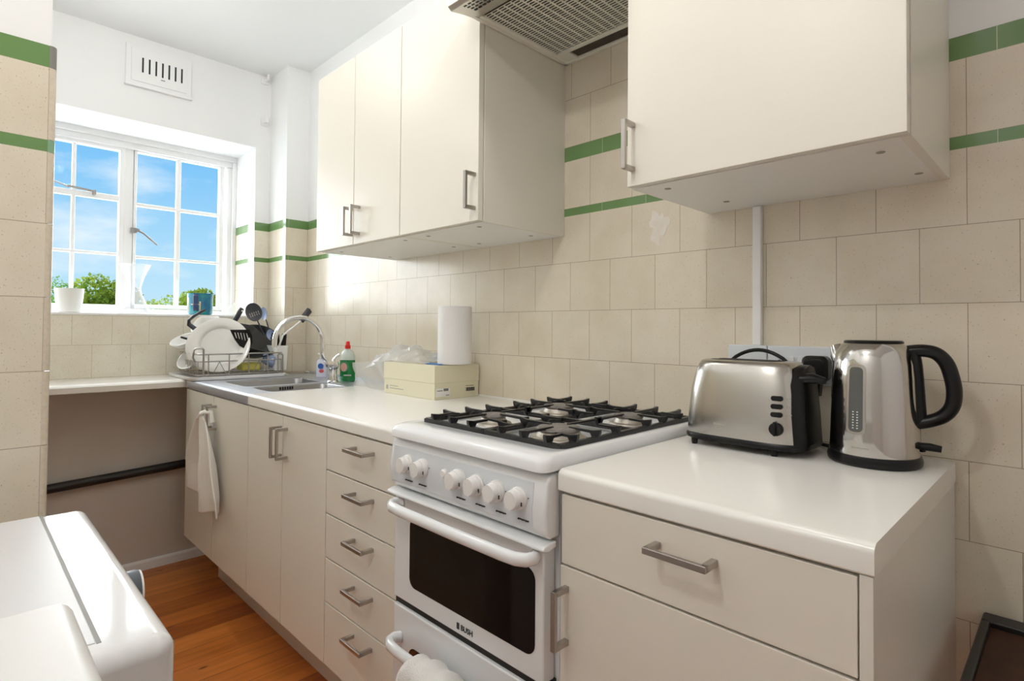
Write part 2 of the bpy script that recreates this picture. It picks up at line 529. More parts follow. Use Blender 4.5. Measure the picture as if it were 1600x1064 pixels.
def tag(o, label, cat, group=None, kind=None):
    if label: o['label'] = label
    if cat: o['category'] = cat
    if group: o['group'] = group
    if kind: o['kind'] = kind
    return o
def thing(name, loc, label, cat, group=None):
    o = bpy.data.objects.new(name, None)
    o.location = loc; o.empty_display_size = 0.05
    C.objects.link(o)
    return tag(o, label, cat, group)
def struct(name, mb, mats, label, cat, **k):
    return tag(build(name, mb, mats, **k), label, cat, kind='structure')

def text_mb(s, size, origin, right, up, depth=0.0004):
    cu = bpy.data.curves.new('txt', 'FONT'); cu.body = s; cu.size = size; cu.extrude = depth; cu.offset = size * 0.015
    ob = bpy.data.objects.new('txt', cu); C.objects.link(ob)
    bpy.context.view_layer.update()
    me = bpy.data.meshes.new_from_object(ob.evaluated_get(bpy.context.evaluated_depsgraph_get()))
    mb = MB()
    r, u = Vector(right).normalized(), Vector(up).normalized(); n = r.cross(u)
    O = Vector(origin)
    mb.add([O + r * v.co.x + u * v.co.y + n * v.co.z for v in me.vertices], [tuple(p.vertices) for p in me.polygons])
    bpy.data.objects.remove(ob); bpy.data.meshes.remove(me); bpy.data.curves.remove(cu)
    return mb

def quad_uv(mb, a, b, c, d, mi, uva, uvc):
    """quad a(bottom-left) b c(top-right) d with uv box uva..uvc"""
    k = len(mb.v); mb.v += [tuple(a), tuple(b), tuple(c), tuple(d)]
    mb.face((k, k + 1, k + 2, k + 3), mi, [uva, (uvc[0], uva[1]), uvc, (uva[0], uvc[1])])

# ------------------------------------------------------------------ dimensions
T = 0.1524
Z0 = 1.4067                      # a tile joint; rows every 15.24 cm below it
GB1, GT1, GB2, GT2 = 1.556, 1.5808, 1.7325, 1.778
ZC = 2.6134
XW, XF = -2.960, -3.30           # window wall, window frame plane
XP, YP = -2.7323, -0.1227        # corner pier
YR, ZR, ZS = -0.203, 2.197, 1.2524
XL, YL = -1.2157, -1.2557        # near left pier face / edge
XR = 1.55; YB = -2.35
ZT, ZTB = 0.9459, 0.9067

def tiled(mb, p0, p1, u0, z_lo=0.0, z_hi=ZC, top=None, paint=2):
    """wall strip from p0 to p1 (xy), left to right as seen from the room. mats: 0 tile 1 green 2 paint"""
    L = (Vector(p1) - Vector(p0)).length
    def strip(a, b, mi, v0, uo=0.0):
        if b <= a: return
        quad_uv(mb, (*p0, a), (*p1, a), (*p1, b), (*p0, b), mi, (u0 + uo, v0), (u0 + uo + L, v0 + b - a))
    N = 41
    zt = min(GB1, z_hi)
    strip(z_lo, zt, 0, N * T + (z_lo - Z0))
    if z_hi > GB1:
        strip(GB1, min(GT1, z_hi), 1, 0.05, 0.03)
    if z_hi > GT1: strip(GT1, min(GB2, z_hi), 0, 0.0005 + 3 * T)
    if z_hi > GB2: strip(GB2, min(GT2, z_hi), 1, 0.05, 0.03)
    if z_hi > GT2:
        if top: strip(GT2, min(top, z_hi), 0, T)
        a = max(GT2, top or 0)
        strip(a, z_hi, paint, 0)

# ------------------------------------------------------------------ room shell
# main tiled wall (y = 0).  joint phase: a vertical joint of even rows at x = -0.9274
U = lambda x: x + 0.9274 + 0.152 * 40
mb = MB()
tiled(mb, (XP, 0), (-0.877, 0), U(XP))
tiled(mb, (-0.877, 0), (-0.3907, 0), U(-0.877), top=ZC)
tiled(mb, (-0.3907, 0), (XR, 0), U(-0.3907))
struct('wall_back', mb, ['wall_tile', 'green_tile', 'paint'], 'long kitchen wall of cream tiles with two green tile bands', 'wall', smooth=0)
# corner pier
mb = MB()
tiled(mb, (XW, YP), (XP, YP), 0.05)
tiled(mb, (XP, YP), (XP, 0), 0.03)
struct('wall_corner', mb, ['wall_tile', 'green_tile', 'paint'], 'narrow tiled pier filling the corner right of the window', 'wall', smooth=0)
# window wall with opening
YE = YL - 0.35                   # opening runs on behind the near pier
mb = MB()
tiled(mb, (XW, YR), (XW, YP), 0.06)
Nz = 41 * T
def q(a, b, z0_, z1_, mi, x=XW):
    quad_uv(mb, (x, a, z0_), (x, b, z0_), (x, b, z1_), (x, a, z1_), mi, (a + 0.8514 + 9.12, Nz + (z0_ - 1.102)), (b + 0.8514 + 9.12, Nz + (z1_ - 1.102)))
q(YB, YR, 0.93, ZS - 0.012, 0)
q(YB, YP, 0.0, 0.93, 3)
q(YR, YP, 0.93, 0.9301, 0)
q(YE, YR, ZR, ZC, 2)
q(YB, YE, ZS - 0.012, ZC, 2)
struct('wall_left', mb, ['wall_tile_pale', 'green_tile', 'paint', 'paint_grey'], 'end wall around the window, painted above and tiled under the sill', 'wall', smooth=0)
# reveals
mb = MB()
XO = XF - 0.06
tiled(mb, (XO, YR), (XW, YR), 0.03, ZS - 0.012, ZR, paint=2)
def rq(a, b, c, d): quad_uv(mb, a, b, c, d, 2, (0, 0), (1, 1))
rq((XO, YE, ZR), (XO, YR, ZR), (XW, YR, ZR), (XW, YE, ZR))
rq((XO, YE, ZS), (XW, YE, ZS), (XW, YE, ZR), (XO, YE, ZR))
struct('trim_1', mb, ['wall_tile', 'green_tile', 'paint_white'], 'bright white window reveal with faint green bands', 'trim', smooth=0)
mb = MB()
mb.box(XO, XW + 0.004, YE, YR - 0.0005, ZS - 0.012, ZS)
struct('trim_2', mb, 'paint_white', 'thin white window sill board', 'trim', bevel=0.003)
# outer leaf so that light only enters through the opening
mb = MB()
mb.box(XO - 0.05, XO, YE - 1.2, YE, -0.2, ZC + 0.2); mb.box(XO - 0.05, XO, YR, 0.3, -0.2, ZC + 0.2)
mb.box(XO - 0.05, XO, YE, YR, -0.2, ZS - 0.012); mb.box(XO - 0.05, XO, YE, YR, ZR, ZC + 0.2)
struct('wall_outer', mb, 'paint', 'outer masonry around the window opening', 'wall', smooth=0)
# near left pier (tiled, bullnose edge)
mb = MB()
tiled(mb, (XL, YB), (XL, YL), 0.152 * 20 + 0.003 - (YL - YB), paint=2)
for p0, p1 in (((XL, YL), (XW, YL)),):
    tiled(mb, p0, p1, 0.02)
struct('wall_near', mb, ['wall_tile', 'green_tile', 'paint'], 'tiled wall end at the left edge beside the washing machine', 'wall', smooth=0)
mb = MB()
prof = [(XL + 0.0008, YL - 0.003)] + [(XL - 0.014 + 0.0148 * math.cos(a), YL + 0.010 * math.sin(a)) for a in [i * PI / 2 / 6 for i in range(7)]] + [(XL - 0.02, YL + 0.010), (XL - 0.02, YL - 0.003)]
zz = [0.0] + [Z0 - k * T for k in range(9, -1, -1)] + [GB1]
for a, b in zip(zz[:-1], zz[1:]): mb.prism(prof, a + 0.0008, b - 0.0008, 'z', 0)
mb.prism(prof, GB1, GT1, 'z', 1)
mb.prism(prof, GT1 + 0.001, GB2 - 0.001, 'z', 0)
mb.prism(prof, GB2, GT2, 'z', 2)
mat('bullnose', (0.70, 0.63, 0.52), 0.25, noise=(120, 0.3, (0.5, 0.4, 0.3)))
mat('bullnose_green', (0.22, 0.40, 0.26), 0.15)
struct('trim_3', mb, ['bullnose', 'bullnose_green', 'trim_grey'], 'rounded tile edging down the corner of the near wall', 'trim', smooth=40)
# floor, ceiling, other walls
mb = MB()
quad_uv(mb, (XW - 0.4, YB, 0), (XR, YB, 0), (XR, 0.0, 0), (XW - 0.4, 0.0, 0), 0, (0, 0), (1, 1))
mb.uv[0] = [(YB + 5, XW - 0.4 + 5.03), (YB + 5, XR + 5.03), (5, XR + 5.03), (5, XW - 0.4 + 5.03)]
struct('floor', mb, 'floor_boards', 'varnished orange pine floorboards with knots', 'floor', smooth=0)
mb = MB(); mb.add([(XW - 0.45, YB, ZC), (XR, YB, ZC), (XR, 0.05, ZC), (XW - 0.45, 0.05, ZC)], [(0, 3, 2, 1)])
struct('ceiling', mb, 'ceiling_paint', 'plain white painted ceiling', 'ceiling', smooth=0)
mb = MB(); mb.add([(XW - 0.4, YB, 0), (XR, YB, 0), (XR, YB, ZC), (XW - 0.4, YB, ZC)], [(3, 2, 1, 0)])
struct('wall_front', mb, 'paint', 'painted wall behind the camera', 'wall', smooth=0)
mb = MB(); mb.add([(XR, YB, 0), (XR, 0.05, 0), (XR, 0.05, ZC), (XR, YB, ZC)], [(3, 2, 1, 0)])
struct('wall_right', mb, 'paint', 'painted wall at the right end of the kitchen', 'wall', smooth=0)
mb = MB()
mb.prism([(XW, 0.0), (XW + 0.020, 0.0), (XW + 0.014, 0.036), (XW + 0.003, 0.045), (XW, 0.045)], YL + 0.012, -0.3, 'y')
struct('baseboard_left', mb, 'paint_white', 'low white cement fillet where the end wall meets the floor', 'baseboard', smooth=40)

# ------------------------------------------------------------------ window
win = thing('window_1', (XF, -0.7, ZS), 'white metal window of small panes with a view of trees', 'window')
win['kind'] = 'structure'
WY0, WY1, WZ0, WZ1 = -1.45, -0.2035, ZS, 2.17
YM0, YM1 = -0.7725, -0.7122      # mullion between casements
mb = MB()
for (a, b, c, d) in ((WY0, WY1, WZ1 - 0.035, ZR + 0.01), (WY0, WY1, WZ0, WZ0 + 0.03), (WY1 - 0.045, WY1 + 0.002, WZ0 + 0.031, WZ1 - 0.036)):
    mb.box(XF - 0.04, XF + 0.035, a, b, c, d)
mb.box(XF - 0.04, XF + 0.015, YM0 + 0.004, YM1 - 0.004, WZ0, WZ1)
mb.box(XF + 0.036, XF + 0.05, WY1 - 0.022, WY1 + 0.002, WZ0, ZR - 0.031); mb.box(XF + 0.036, XF + 0.05, WY0, WY1 + 0.002, ZR - 0.03, ZR + 0.01)
build('window_frame', mb, 'paint_white', win, bevel=0.004)
def casement(y0, y1, bars_y, rails_z, z0=1.300, z1=2.130):
    mb = MB(); t = 0.022
    mb.box(XF - 0.02, XF + 0.02, y0, y0 + t * 0.6, z0 - t, z1 + t); mb.box(XF - 0.02, XF + 0.02, y1 - t * 0.3, y1 + t * 0.8, z0 - t, z1 + t)
    mb.box(XF - 0.02, XF + 0.02, y0, y1, z0 - t, z0); mb.box(XF - 0.02, XF + 0.02, y0, y1, z1, z1 + t)
    for b, wd in bars_y: mb.box(XF - 0.012, XF + 0.012, b - wd / 2, b + wd / 2, z0, z1)
    for r, wd in rails_z: mb.box(XF - 0.013, XF + 0.013, y0, y1, r - wd / 2, r + wd / 2)
    c = build('casement', mb, 'paint_white', win, bevel=0.003)
    g = MB(); g.box(XF - 0.002, XF + 0.001, y0 + 0.01, y1 - 0.002, z0 - 0.004, z1 + 0.004)
    build('glass_pane', g, 'pane_glass', c, smooth=0)
    return c
casement(-0.714, -0.2805, [(-0.4995, 0.022)], [(1.846, 0.018), (1.563, 0.014)], 1.308, 2.128)
casement(-1.42, -0.7725, [(-0.970, 0.016), (-1.20, 0.016)], [(1.865, 0.030), (1.569, 0.014)], 1.302, 2.118)
mb = MB()
mb.box(XF + 0.012, XF + 0.03, -0.727, -0.700, 1.690, 1.716)
mb.cyl((XF + 0.03, -0.697, 1.703), 0.009, 0.014, 14, 'x')
mb.tube([(XF + 0.04, -0.70, 1.703), (XF + 0.042, -0.672, 1.690), (XF + 0.042, -0.64, 1.662), (XF + 0.042, -0.606, 1.632)], [0.006, 0.005, 0.0055, 0.004], 8)
build('window_handle', mb, 'stay_grey', win)
mb = MB()
mb.tube([(XF + 0.03, -1.10, 1.915), (XF + 0.03, -1.04, 1.902), (XF + 0.03, -0.99, 1.884)], 0.004, 6)
mb.bar((XF + 0.035, -1.0, 1.890), (XF + 0.035, -0.888, 1.879), 0.006, 0.010)
mb.box(XF + 0.012, XF + 0.042, -0.894, -0.882, 1.864, 1.886)
build('window_stay', mb, 'stay_grey', win)

# air vent
v = thing('air_vent', (XW, -0.675, 2.465), 'white painted air vent with seven black slots above the window', 'vent')
mb = MB(); mb.box(XW, XW + 0.012, -0.822, -0.535, 2.365, 2.568)
mb.box(XW, XW + 0.020, -0.826, -0.531, 2.362, 2.372)
build('vent_frame', mb, 'paint', v, bevel=0.003)
mb = MB(); mb.box(XW + 0.012, XW + 0.017, -0.80, -0.557, 2.388, 2.55)
build('vent_plate', mb, 'paint', v, bevel=0.002)
for i in range(7):
    y = -0.752 + i * 0.0284
    mb = MB(); mb.box(XW + 0.015, XW + 0.0175, y - 0.0038, y + 0.0038, 2.436, 2.509)
    build('slot', mb, 'gap_black', v, smooth=0)
mb = MB(); mb.box(XW + 0.015, XW + 0.0178, -0.674, -0.656, 2.420, 2.425)
build('vent_latch', mb, 'cap_grey', v, smooth=0)
# two white curtain brackets on the wall
for z, y, lb in ((2.585, -0.098, 'white curtain hook high in the corner near the ceiling'), (2.347, -0.1156 - 0.02, 'white curtain hook lower on the wall above the green bands')):
    mb = MB()
    y = -0.16
    mb.box(XW, XW + 0.01, y - 0.02, y + 0.02, z - 0.02, z + 0.02)
    mb.tube([(XW + 0.01, y, z), (XW + 0.05, y, z - 0.005), (XW + 0.055, y, z + 0.02)], 0.007, 10)
    tag(build('curtain_hook', mb, 'paint_white', bevel=0.002), lb, 'hook', 'curtain hooks beside the window')

# ceiling lamps (out of frame), two of them added only as fill light
for i, (lx, ly, lz) in enumerate(LAMPS):
    t = thing('ceiling_or_fill_lamp', (lx, ly, ZC), ['round white ceiling lamp in front of the two door wall cabinet', 'round white ceiling lamp over the cooker', 'added round white fill lamp behind the camera above the fridge', 'added round white fill lamp close to the window wall'][i], 'lamp', 'ceiling lamps')
    mb = MB(); mb.lathe([(0.06, 0.0), (0.06, -0.02), (0.02, -0.03), (0.02, -0.06)], (lx, ly, ZC), 24); build('lamp_base', mb, 'white_plastic', t)
    mb = MB(); mb.lathe([(0.018, -0.06), (0.03, -0.075), (0.034, -0.095), (0.02, -0.112)], (lx, ly, ZC), 20); build('bulb', mb, 'bulb', t)

# ------------------------------------------------------------------ window shelf, pipe
mb = MB()
mb.prism([(XW, ZTB), (-2.668, ZTB), (-2.655, ZTB + 0.004), (-2.652, ZT - 0.012), (-2.662, ZT - 0.002), (-2.68, ZT), (XW, ZT)], YL + 0.013, YP - 0.002, 'y')
tag(build('window_shelf', mb, 'laminate', smooth=40), 'narrow white worktop running along the wall under the window', 'shelf')
mb = MB()
mb.tube([(XW + 0.028, YL + 0.012, 0.459), (XW + 0.028, -0.62, 0.490), (XW + 0.028, YP - 0.01, 0.512)], 0.021, 16)
tag(build('waste_pipe', mb, 'pipe_black'), 'black waste pipe running along the wall below the window shelf', 'pipe')

# ------------------------------------------------------------------ cabinets
HB = 0.010
def handle_v(x, yf, z0, z1, parent, side=0):
    """vertical D bar"""
    mb = MB(); d = 0.035; t = 0.010
    mb.box(x - t / 2, x + t / 2, yf - d - 0.004, yf - d + 0.004, z0, z1)
    mb.box(x - t / 2, x + t / 2, yf - d, yf, z1 - t, z1); mb.box(x - t / 2, x + t / 2, yf - d, yf, z0, z0 + t)
    return build('handle', mb, 'nickel', parent, bevel=0.001)
def handle_h(x0, x1, yf, z, parent):
    mb = MB(); d = 0.035; t = 0.010
    mb.box(x0, x1, yf - d - 0.004, yf - d + 0.004, z - t / 2, z + t / 2)
    mb.box(x0, x0 + t, yf - d, yf, z - t / 2, z + t / 2); mb.box(x1 - t, x1, yf - d, yf, z - t / 2, z + t / 2)
    return build('handle', mb, 'nickel', parent, bevel=0.001)
G = 0.0020
def front(name, x0, x1, z0, z1, parent, y=-0.610, th=0.018):
    mb = MB(); mb.box(x0 + G, x1 - G, y, y + th, z0 + G, z1 - G)
    return build(name, mb, 'cream_lacquer', parent, bevel=0.0012)
YD = -0.610
DT, DB = 0.9040, 0.2207

def carcass(x0, x1, y0, y1, z0, z1, parent, open_top=False, m='carcass'):
    mb = MB()
    mb.box(x0 + .001, x1 - .001, y0, y1, z0, z1)
    return build('carcass', mb, m, parent, smooth=0)

# sink cabinet
t = thing('sink_cabinet', (-2.26, -0.3, 0.0), 'cream two door base cabinet under the sink, towel on its handles', 'cabinet', 'base cabinets')
mb = MB(); mb.box(-2.648, -2.632, -0.590, -0.002 + YP, 0.22, 0.9); mb.box(-1.89, -1.874, -0.590, -0.002, 0.22, 0.9); mb.box(-2.632, -1.89, -0.590, -0.02, 0.22, 0.236)
mb.box(-2.632, -1.89, -0.590, -0.578, 0.86, 0.9)
build('carcass', mb, 'carcass', t, smooth=0)
d = front('door', -2.650, -2.262, DB, DT, t); handle_v(-2.290, YD, 0.766, 0.868, d)
d = front('door', -2.262, -1.8727, DB, DT, t); handle_v(-2.232, YD, 0.766, 0.868, d)
# two door cabinet
t = thing('base_cabinet', (-1.567, -0.3, 0.0), 'cream two door base cabinet between sink and drawers', 'cabinet', 'base cabinets')
carcass(-1.872, -1.262, -0.590, -0.002, 0.22, 0.9, t)
d = front('door', -1.8727, -1.5689, DB, DT, t); handle_v(-1.580, YD, 0.766, 0.868, d)
d = front('door', -1.5689, -1.2618, DB, DT, t); handle_v(-1.533, YD, 0.766, 0.868, d)
# drawer unit
t = thing('drawer_cabinet', (-1.07, -0.3, 0.0), 'cream cabinet of five drawers left of the cooker', 'cabinet', 'base cabinets')
carcass(-1.261, -0.881, -0.590, -0.002, 0.22, 0.9, t)
zs = [DT, 0.7817, 0.6558, 0.529, 0.4025, DB]
hz = [0.8695, 0.7477, 0.6225, 0.4960, 0.3675]
for i in range(5):
    d = front('drawer', -1.2618, -0.8805, zs[i + 1], zs[i], t)
    handle_h(-1.099, -0.997, YD, hz[i], d)
# right unit
t = thing('base_cabinet', (-0.13, -0.3, 0.0), 'cream base cabinet right of the cooker with wide drawer over door', 'cabinet', 'base cabinets')
carcass(-0.369, 0.097, -0.590, -0.002, 0.05, 0.9, t)
d = front('drawer', -0.3695, 0.1000, 0.7780, DT, t); handle_h(-0.178, -0.0765, YD, 0.866, d)
d = front('door', -0.3715, 0.1000, 0.14, 0.7780, t); handle_v(-0.354, YD, 0.641, 0.744, d)
mb = MB(); mb.box(0.1000, 0.1150, -0.611, -0.002, 0.0, 0.9060)
build('end_panel', mb, 'carcass', t, bevel=0.001)
# kickboard
mb = MB(); mb.box(-2.62, -0.885, -0.468, -0.452, 0.0, 0.2185)
tag(build('kickboard', mb, 'carcass', bevel=0.001), 'recessed beige kickboard along the floor under the left cabinets', 'kickboard')

# worktops
def worktop(x0, x1, name='worktop'):
    mb = MB(); y = -0.6134; r = 0.012
    prof = [(-0.001, ZTB), (y + 0.003, ZTB), (y, ZTB + 0.003), (y, ZT - r)] + [(y + r - r * math.cos(a), ZT - r + r * math.sin(a)) for a in [i * PI / 2 / 5 for i in range(1, 6)]] + [(-0.001, ZT)]
    mb.prism(prof, x0, x1, 'x')
    return build(name, mb, 'laminate', smooth=40)
tag(worktop(-1.8715, -0.8800), 'long white laminate worktop left of the cooker with a box on it', 'worktop', 'white laminate worktops')
tag(worktop(-0.3735, 0.1165), 'short white laminate worktop under the toaster and kettle', 'worktop', 'white laminate worktops')

# ------------------------------------------------------------------ sink
t = thing('sink', (-2.26, -0.3, ZT), 'stainless steel sink top with one and a half bowls', 'sink')
ZK = 0.9445
SX0, SX1, SY0, SY1 = -2.6500, -1.8735, -0.6134, -0.004
bowls = [(-2.432, -2.150, -0.522, -0.165), (-2.112, -1.905, -0.520, -0.190)]
mb = MB()
xs = [-2.652 + 0.004, -2.432, -2.150, -2.112, -1.905, SX1]
# deck as strips round the bowls
def rc(x0, x1, y0, y1, z=ZK):
    mb.add([(x0, y0, z), (x1, y0, z), (x1, y1, z), (x0, y1, z)], [(0, 1, 2, 3)])
def rrect(x0, x1, y0, y1, r, z, n=5):
    pts = []
    for cx, cy, a0 in ((x1 - r, y1 - r, 0), (x0 + r, y1 - r, 90), (x0 + r, y0 + r, 180), (x1 - r, y0 + r, 270)):
        for i in range(n + 1):
            a = math.radians(a0 + 90 * i / n)
            pts.append((cx + r * math.cos(a), cy + r * math.sin(a), z))
    return pts
def deck_with_holes():
    bm = bmesh.new()
    edges = []
    outer = [(SX0, SY0 + 0.012), (SX1, SY0 + 0.012), (SX1, SY1), (SX0, SY1)]
    def loop(pts):
        vs = [bm.verts.new((p[0], p[1], ZK)) for p in pts]
        for i in range(len(vs)): edges.append(bm.edges.new((vs[i], vs[(i + 1) % len(vs)])))
    loop(outer)
    for b in bowls: loop(rrect(*b, 0.035, ZK))
    bmesh.ops.triangle_fill(bm, edges=edges, use_beauty=True)
    bm.verts.index_update()
    vs = [v.co.copy() for v in bm.verts]; fs = [tuple(v.index for v in f.verts) for f in bm.faces]
    bm.free()
    # drop faces inside the bowls
    keep = []
    for f in fs:
        c = sum((vs[i] for i in f), Vector()) / len(f)
        if not any(b[0] + 0.004 < c.x < b[1] - 0.004 and b[2] + 0.004 < c.y < b[3] - 0.004 and all(any(abs(vs[i].x - p[0]) < 1e-5 and abs(vs[i].y - p[1]) < 1e-5 for p in rrect(*b, 0.035, ZK)) for i in f) for b in bowls):
            keep.append(f)
    mb.add(vs, keep)
deck_with_holes()
r = 0.010; y = SY0
prof = [(y + 0.012, ZK)] + [(y + r - r * math.cos(a) + 0.001, ZK - r + r * math.sin(a)) for a in [PI / 2 * (1 - i / 5) for i in range(6)]] + [(y + 0.001, ZTB), (y + 0.006, ZTB)]
mb.loft([[(SX0, a, b) for a, b in prof], [(SX1, a, b) for a, b in prof]], False, False)
mb.box(SX0, SX1, -0.016, SY1 + 0.002, ZK, ZK + 0.010)
build('sink_deck', mb, 'steel_sink', t, smooth=40)
for b in bowls:
    mb = MB()
    rings = []
    for ins, z, rr_ in ((0, ZK, 0.035), (0.004, ZK - 0.006, 0.035), (0.010, ZK - 0.12, 0.035), (0.018, ZK - 0.148, 0.035), (0.045, ZK - 0.155, 0.03)):
        rings.append(rrect(b[0] + ins, b[1] - ins, b[2] + ins, b[3] - ins, rr_, z))
    mb.loft(rings, False)
    k = len(mb.v) - len(rings[-1]); mb.face(list(range(k, len(mb.v))))
    o = build('bowl', mb, 'steel_bowl', t, smooth=40, solid=0.0012)
    dmb = MB(); cx, cyy = (b[0] + b[1]) / 2, (b[2] + b[3]) / 2
    dmb.lathe([(0.038, 0), (0.038, 0.003), (0.02, 0.001)], (cx, cyy, ZK - 0.1545), 24)
    build('plughole', dmb, 'chrome', o)
bx = bowls[1][0] + 0.0075
mb = MB()
for i in range(6):
    yy = -0.398 + i * 0.0105
    mb.box(bx - 0.0045, bx + 0.001, yy - 0.0028, yy + 0.0028, 0.926, 0.939)
build('overflow_slots', mb, 'gap_black', t, smooth=0)
# silicone at the wall behind the left worktop
mb = MB(); mb.prism([(-0.0005, ZT), (-0.007, ZT), (-0.0005, ZT + 0.006)], -2.73, -0.88, 'x')
struct('trim_4', mb, 'silicone', 'white sealant line between worktop and wall tiles', 'trim', smooth=0)

# tap
t = thing('tap', (-2.1, -0.163, ZK), 'chrome swan neck mixer tap behind the sink bowls', 'tap')
mb = MB(); mb.lathe([(0.026, 0), (0.026, 0.004), (0.020, 0.010), (0.017, 0.05), (0.019, 0.062), (0.026, 0.068), (0.028, 0.080), (0.022, 0.094), (0.010, 0.100)], (-2.1, -0.163, ZK), 28)
build('tap_body', mb, 'chrome', t)
mb = MB()
pts = [(-2.1, -0.170, 1.024), (-2.1, -0.190, 1.040), (-2.1, -0.207, 1.058), (-2.1, -0.213, 1.08), (-2.1, -0.213, 1.105)]
pts += [(-2.1, -0.3205 + 0.1075 * math.cos(a), 1.128 + 0.1075 * math.sin(a)) for a in [PI * i / 24 for i in range(0, 25)]] + [(-2.1, -0.4275, 1.108)]
mb.tube(pts, 0.0105, 16)
build('spout', mb, 'chrome', t)
mb = MB()
mb.tube([(-2.1, -0.163, 1.035), (-2.098, -0.158, 1.050), (-2.094, -0.150, 1.062), (-2.088, -0.138, 1.070)], [0.009, 0.006, 0.005, 0.006], 12)
mb.cyl((-2.085, -0.20, 1.028), 0.013, 0.03, 16, 'y')
build('lever', mb, 'chrome', t)

# ------------------------------------------------------------------ wall cabinets
def screws(pts, z, parent):
    for x, yy in pts:
        mb = MB(); mb.cyl((x, yy, z - 0.0008), 0.007, 0.001, 16)
        build('screw_cap', mb, 'cap_grey', parent, smooth=0)
ZU, ZUT = 1.494, 2.185
YU = -0.368
def wallcab(x0, x1, doors, handles, zb, zt, yu, label, scr):
    t = thing('wall_cabinet', ((x0 + x1) / 2, -0.18, zb), label, 'cabinet', 'wall cabinets')
    mb = MB(); mb.box(x0 + 0.0006, x1 - 0.0006, yu + 0.021, -0.001, zb, zt)
    build('carcass', mb, ['carcass_under'], t, smooth=0)
    mb = MB(); mb.box(x1 - 0.0164, x1 - 0.0002, yu + 0.0206, -0.0005, zb - 0.0004, zt)
    build('side_panel', mb, 'cream_lacquer', t, bevel=0.0006)
    for a, b in doors:
        d = front('door', a, b, zb - 0.001, zt, t, yu, 0.018)
        for hx in handles:
            if a < hx < b: handle_v(hx, yu, zb + 0.031, zb + 0.135, d)
    screws(scr, zb, t)
    return t
wallcab(-1.855, -1.264, [(-1.855, -1.5626), (-1.5626, -1.264)], [-1.5665 - 0.004, -1.519], ZU, ZUT, YU, 'cream two door wall cabinet nearest the window', [(-1.775, -0.30), (-1.77, -0.08), (-1.33, -0.30), (-1.33, -0.09)])
wallcab(-1.264, -0.877, [(-1.264, -0.877)], [-0.893], ZU, ZUT, YU, 'cream single door wall cabinet left of the cooker hood', [(-1.20, -0.30), (-1.20, -0.08), (-0.95, -0.30), (-0.95, -0.08)])
wallcab(-0.3907, 0.1105, [(-0.3907, 0.1105)], [-0.374], 1.4995, 2.19, -0.3757, 'cream wall cabinet above the toaster and kettle', [(-0.33, -0.31), (-0.294, -0.106), (0.0551, -0.288), (0.075, -0.09)])

# ------------------------------------------------------------------ cooker hood
t = thing('cooker_hood', (-0.634, -0.2, 2.05), 'steel cooker hood with perforated grease filter above the cooker', 'hood')
HX0, HX1 = -0.8755, -0.3925
mb = MB(); mb.box(HX0, HX1, -0.40, -0.001, 2.056, 2.20)
mb.box(HX0, HX0 + 0.012, -0.40, -0.001, 2.044, 2.056); mb.box(HX1 - 0.012, HX1, -0.40, -0.001, 2.044, 2.056)
mb.box(HX0, HX1, -0.016, -0.001, 2.044, 2.056)
build('hood_body', mb, 'hood_paint', t, bevel=0.0015)
mb = MB()
prof = [(-0.385, 2.046), (-0.43, 2.040), (-0.472, 2.032), (-0.484, 2.040), (-0.486, 2.11), (-0.47, 2.125), (-0.385, 2.125)]
mb.prism(prof, HX0, HX1, 'x')
mb2 = mb
vis = build('visor', mb, 'steel_hood', t, bevel=0.002)
# perforated filter panel with slots
FX0, FX1, FY0, FY1 = -0.852, -0.405, -0.375, -0.075
mb = MB()
nx, ny = 18, 30
px_, py_ = (FX1 - FX0) / nx, (FY1 - FY0) / ny
zf = 2.050
for i in range(nx):
    for j in range(ny):
        x0, y0 = FX0 + i * px_, FY0 + j * py_
        x1, y1 = x0 + px_, y0 + py_
        a0, a1, b0, b1 = x0 + px_ * 0.10, x1 - px_ * 0.10, y0 + py_ * 0.20, y1 - py_ * 0.20
        mb.add([(x0, y0, zf), (x1, y0, zf), (x1, y1, zf), (x0, y1, zf), (a0, b0, zf), (a1, b0, zf), (a1, b1, zf), (a0, b1, zf)],
               [(0, 1, 5, 4), (1, 2, 6, 5), (2, 3, 7, 6), (3, 0, 4, 7)])
f = build('grease_filter', mb, 'hood_paint', t, smooth=0, solid=0.0012)
mb = MB(); mb.box(FX0, FX1, FY0, FY1, 2.0535, 2.0555)
build('filter_mesh', mb, 'grease_dark', f, smooth=0)
mb = MB(); mb.box(-0.81, HX1 - 0.012, -0.060, -0.018, 2.0500, 2.0555)
build('light_recess', mb, 'grease_dark', t, smooth=0)
mb = MB(); mb.box(HX0 + 0.012, -0.852, -0.385, -0.018, 2.046, 2.055); mb.box(-0.852, HX1 - 0.012, -0.075, -0.061, 2.046, 2.055)
mb.box(-0.852, -0.812, -0.061, -0.016, 2.046, 2.055)
build('filter_frame', mb, 'hood_paint', t, bevel=0.001)
# slots in the visor
mb = MB()
for j in range(4):
    for i in range(26):
        x = -0.835 + i * 0.0165
        yy = -0.462 + j * 0.0125
        zz_ = 2.0335 + (yy + 0.472) / 0.042 * 0.008 if yy < -0.43 else 2.0405 + (yy + 0.43) / 0.045 * 0.006
        mb.box(x, x + 0.011, yy - 0.003, yy + 0.003, zz_ - 0.002, zz_ + 0.002)
build('visor_slots', mb, 'gap_black', t, smooth=0)

# ------------------------------------------------------------------ cooker
t = thing('cooker', (-0.627, -0.3, 0.0), 'white freestanding gas cooker with black pan supports', 'cooker')
KX0, KX1 = -0.877, -0.3765
mb = MB(); mb.box(KX0 + 0.002, KX1 - 0.002, -0.600, -0.02, 0.02, 0.935)
build('cooker_body', mb, 'enamel', t, bevel=0.002)
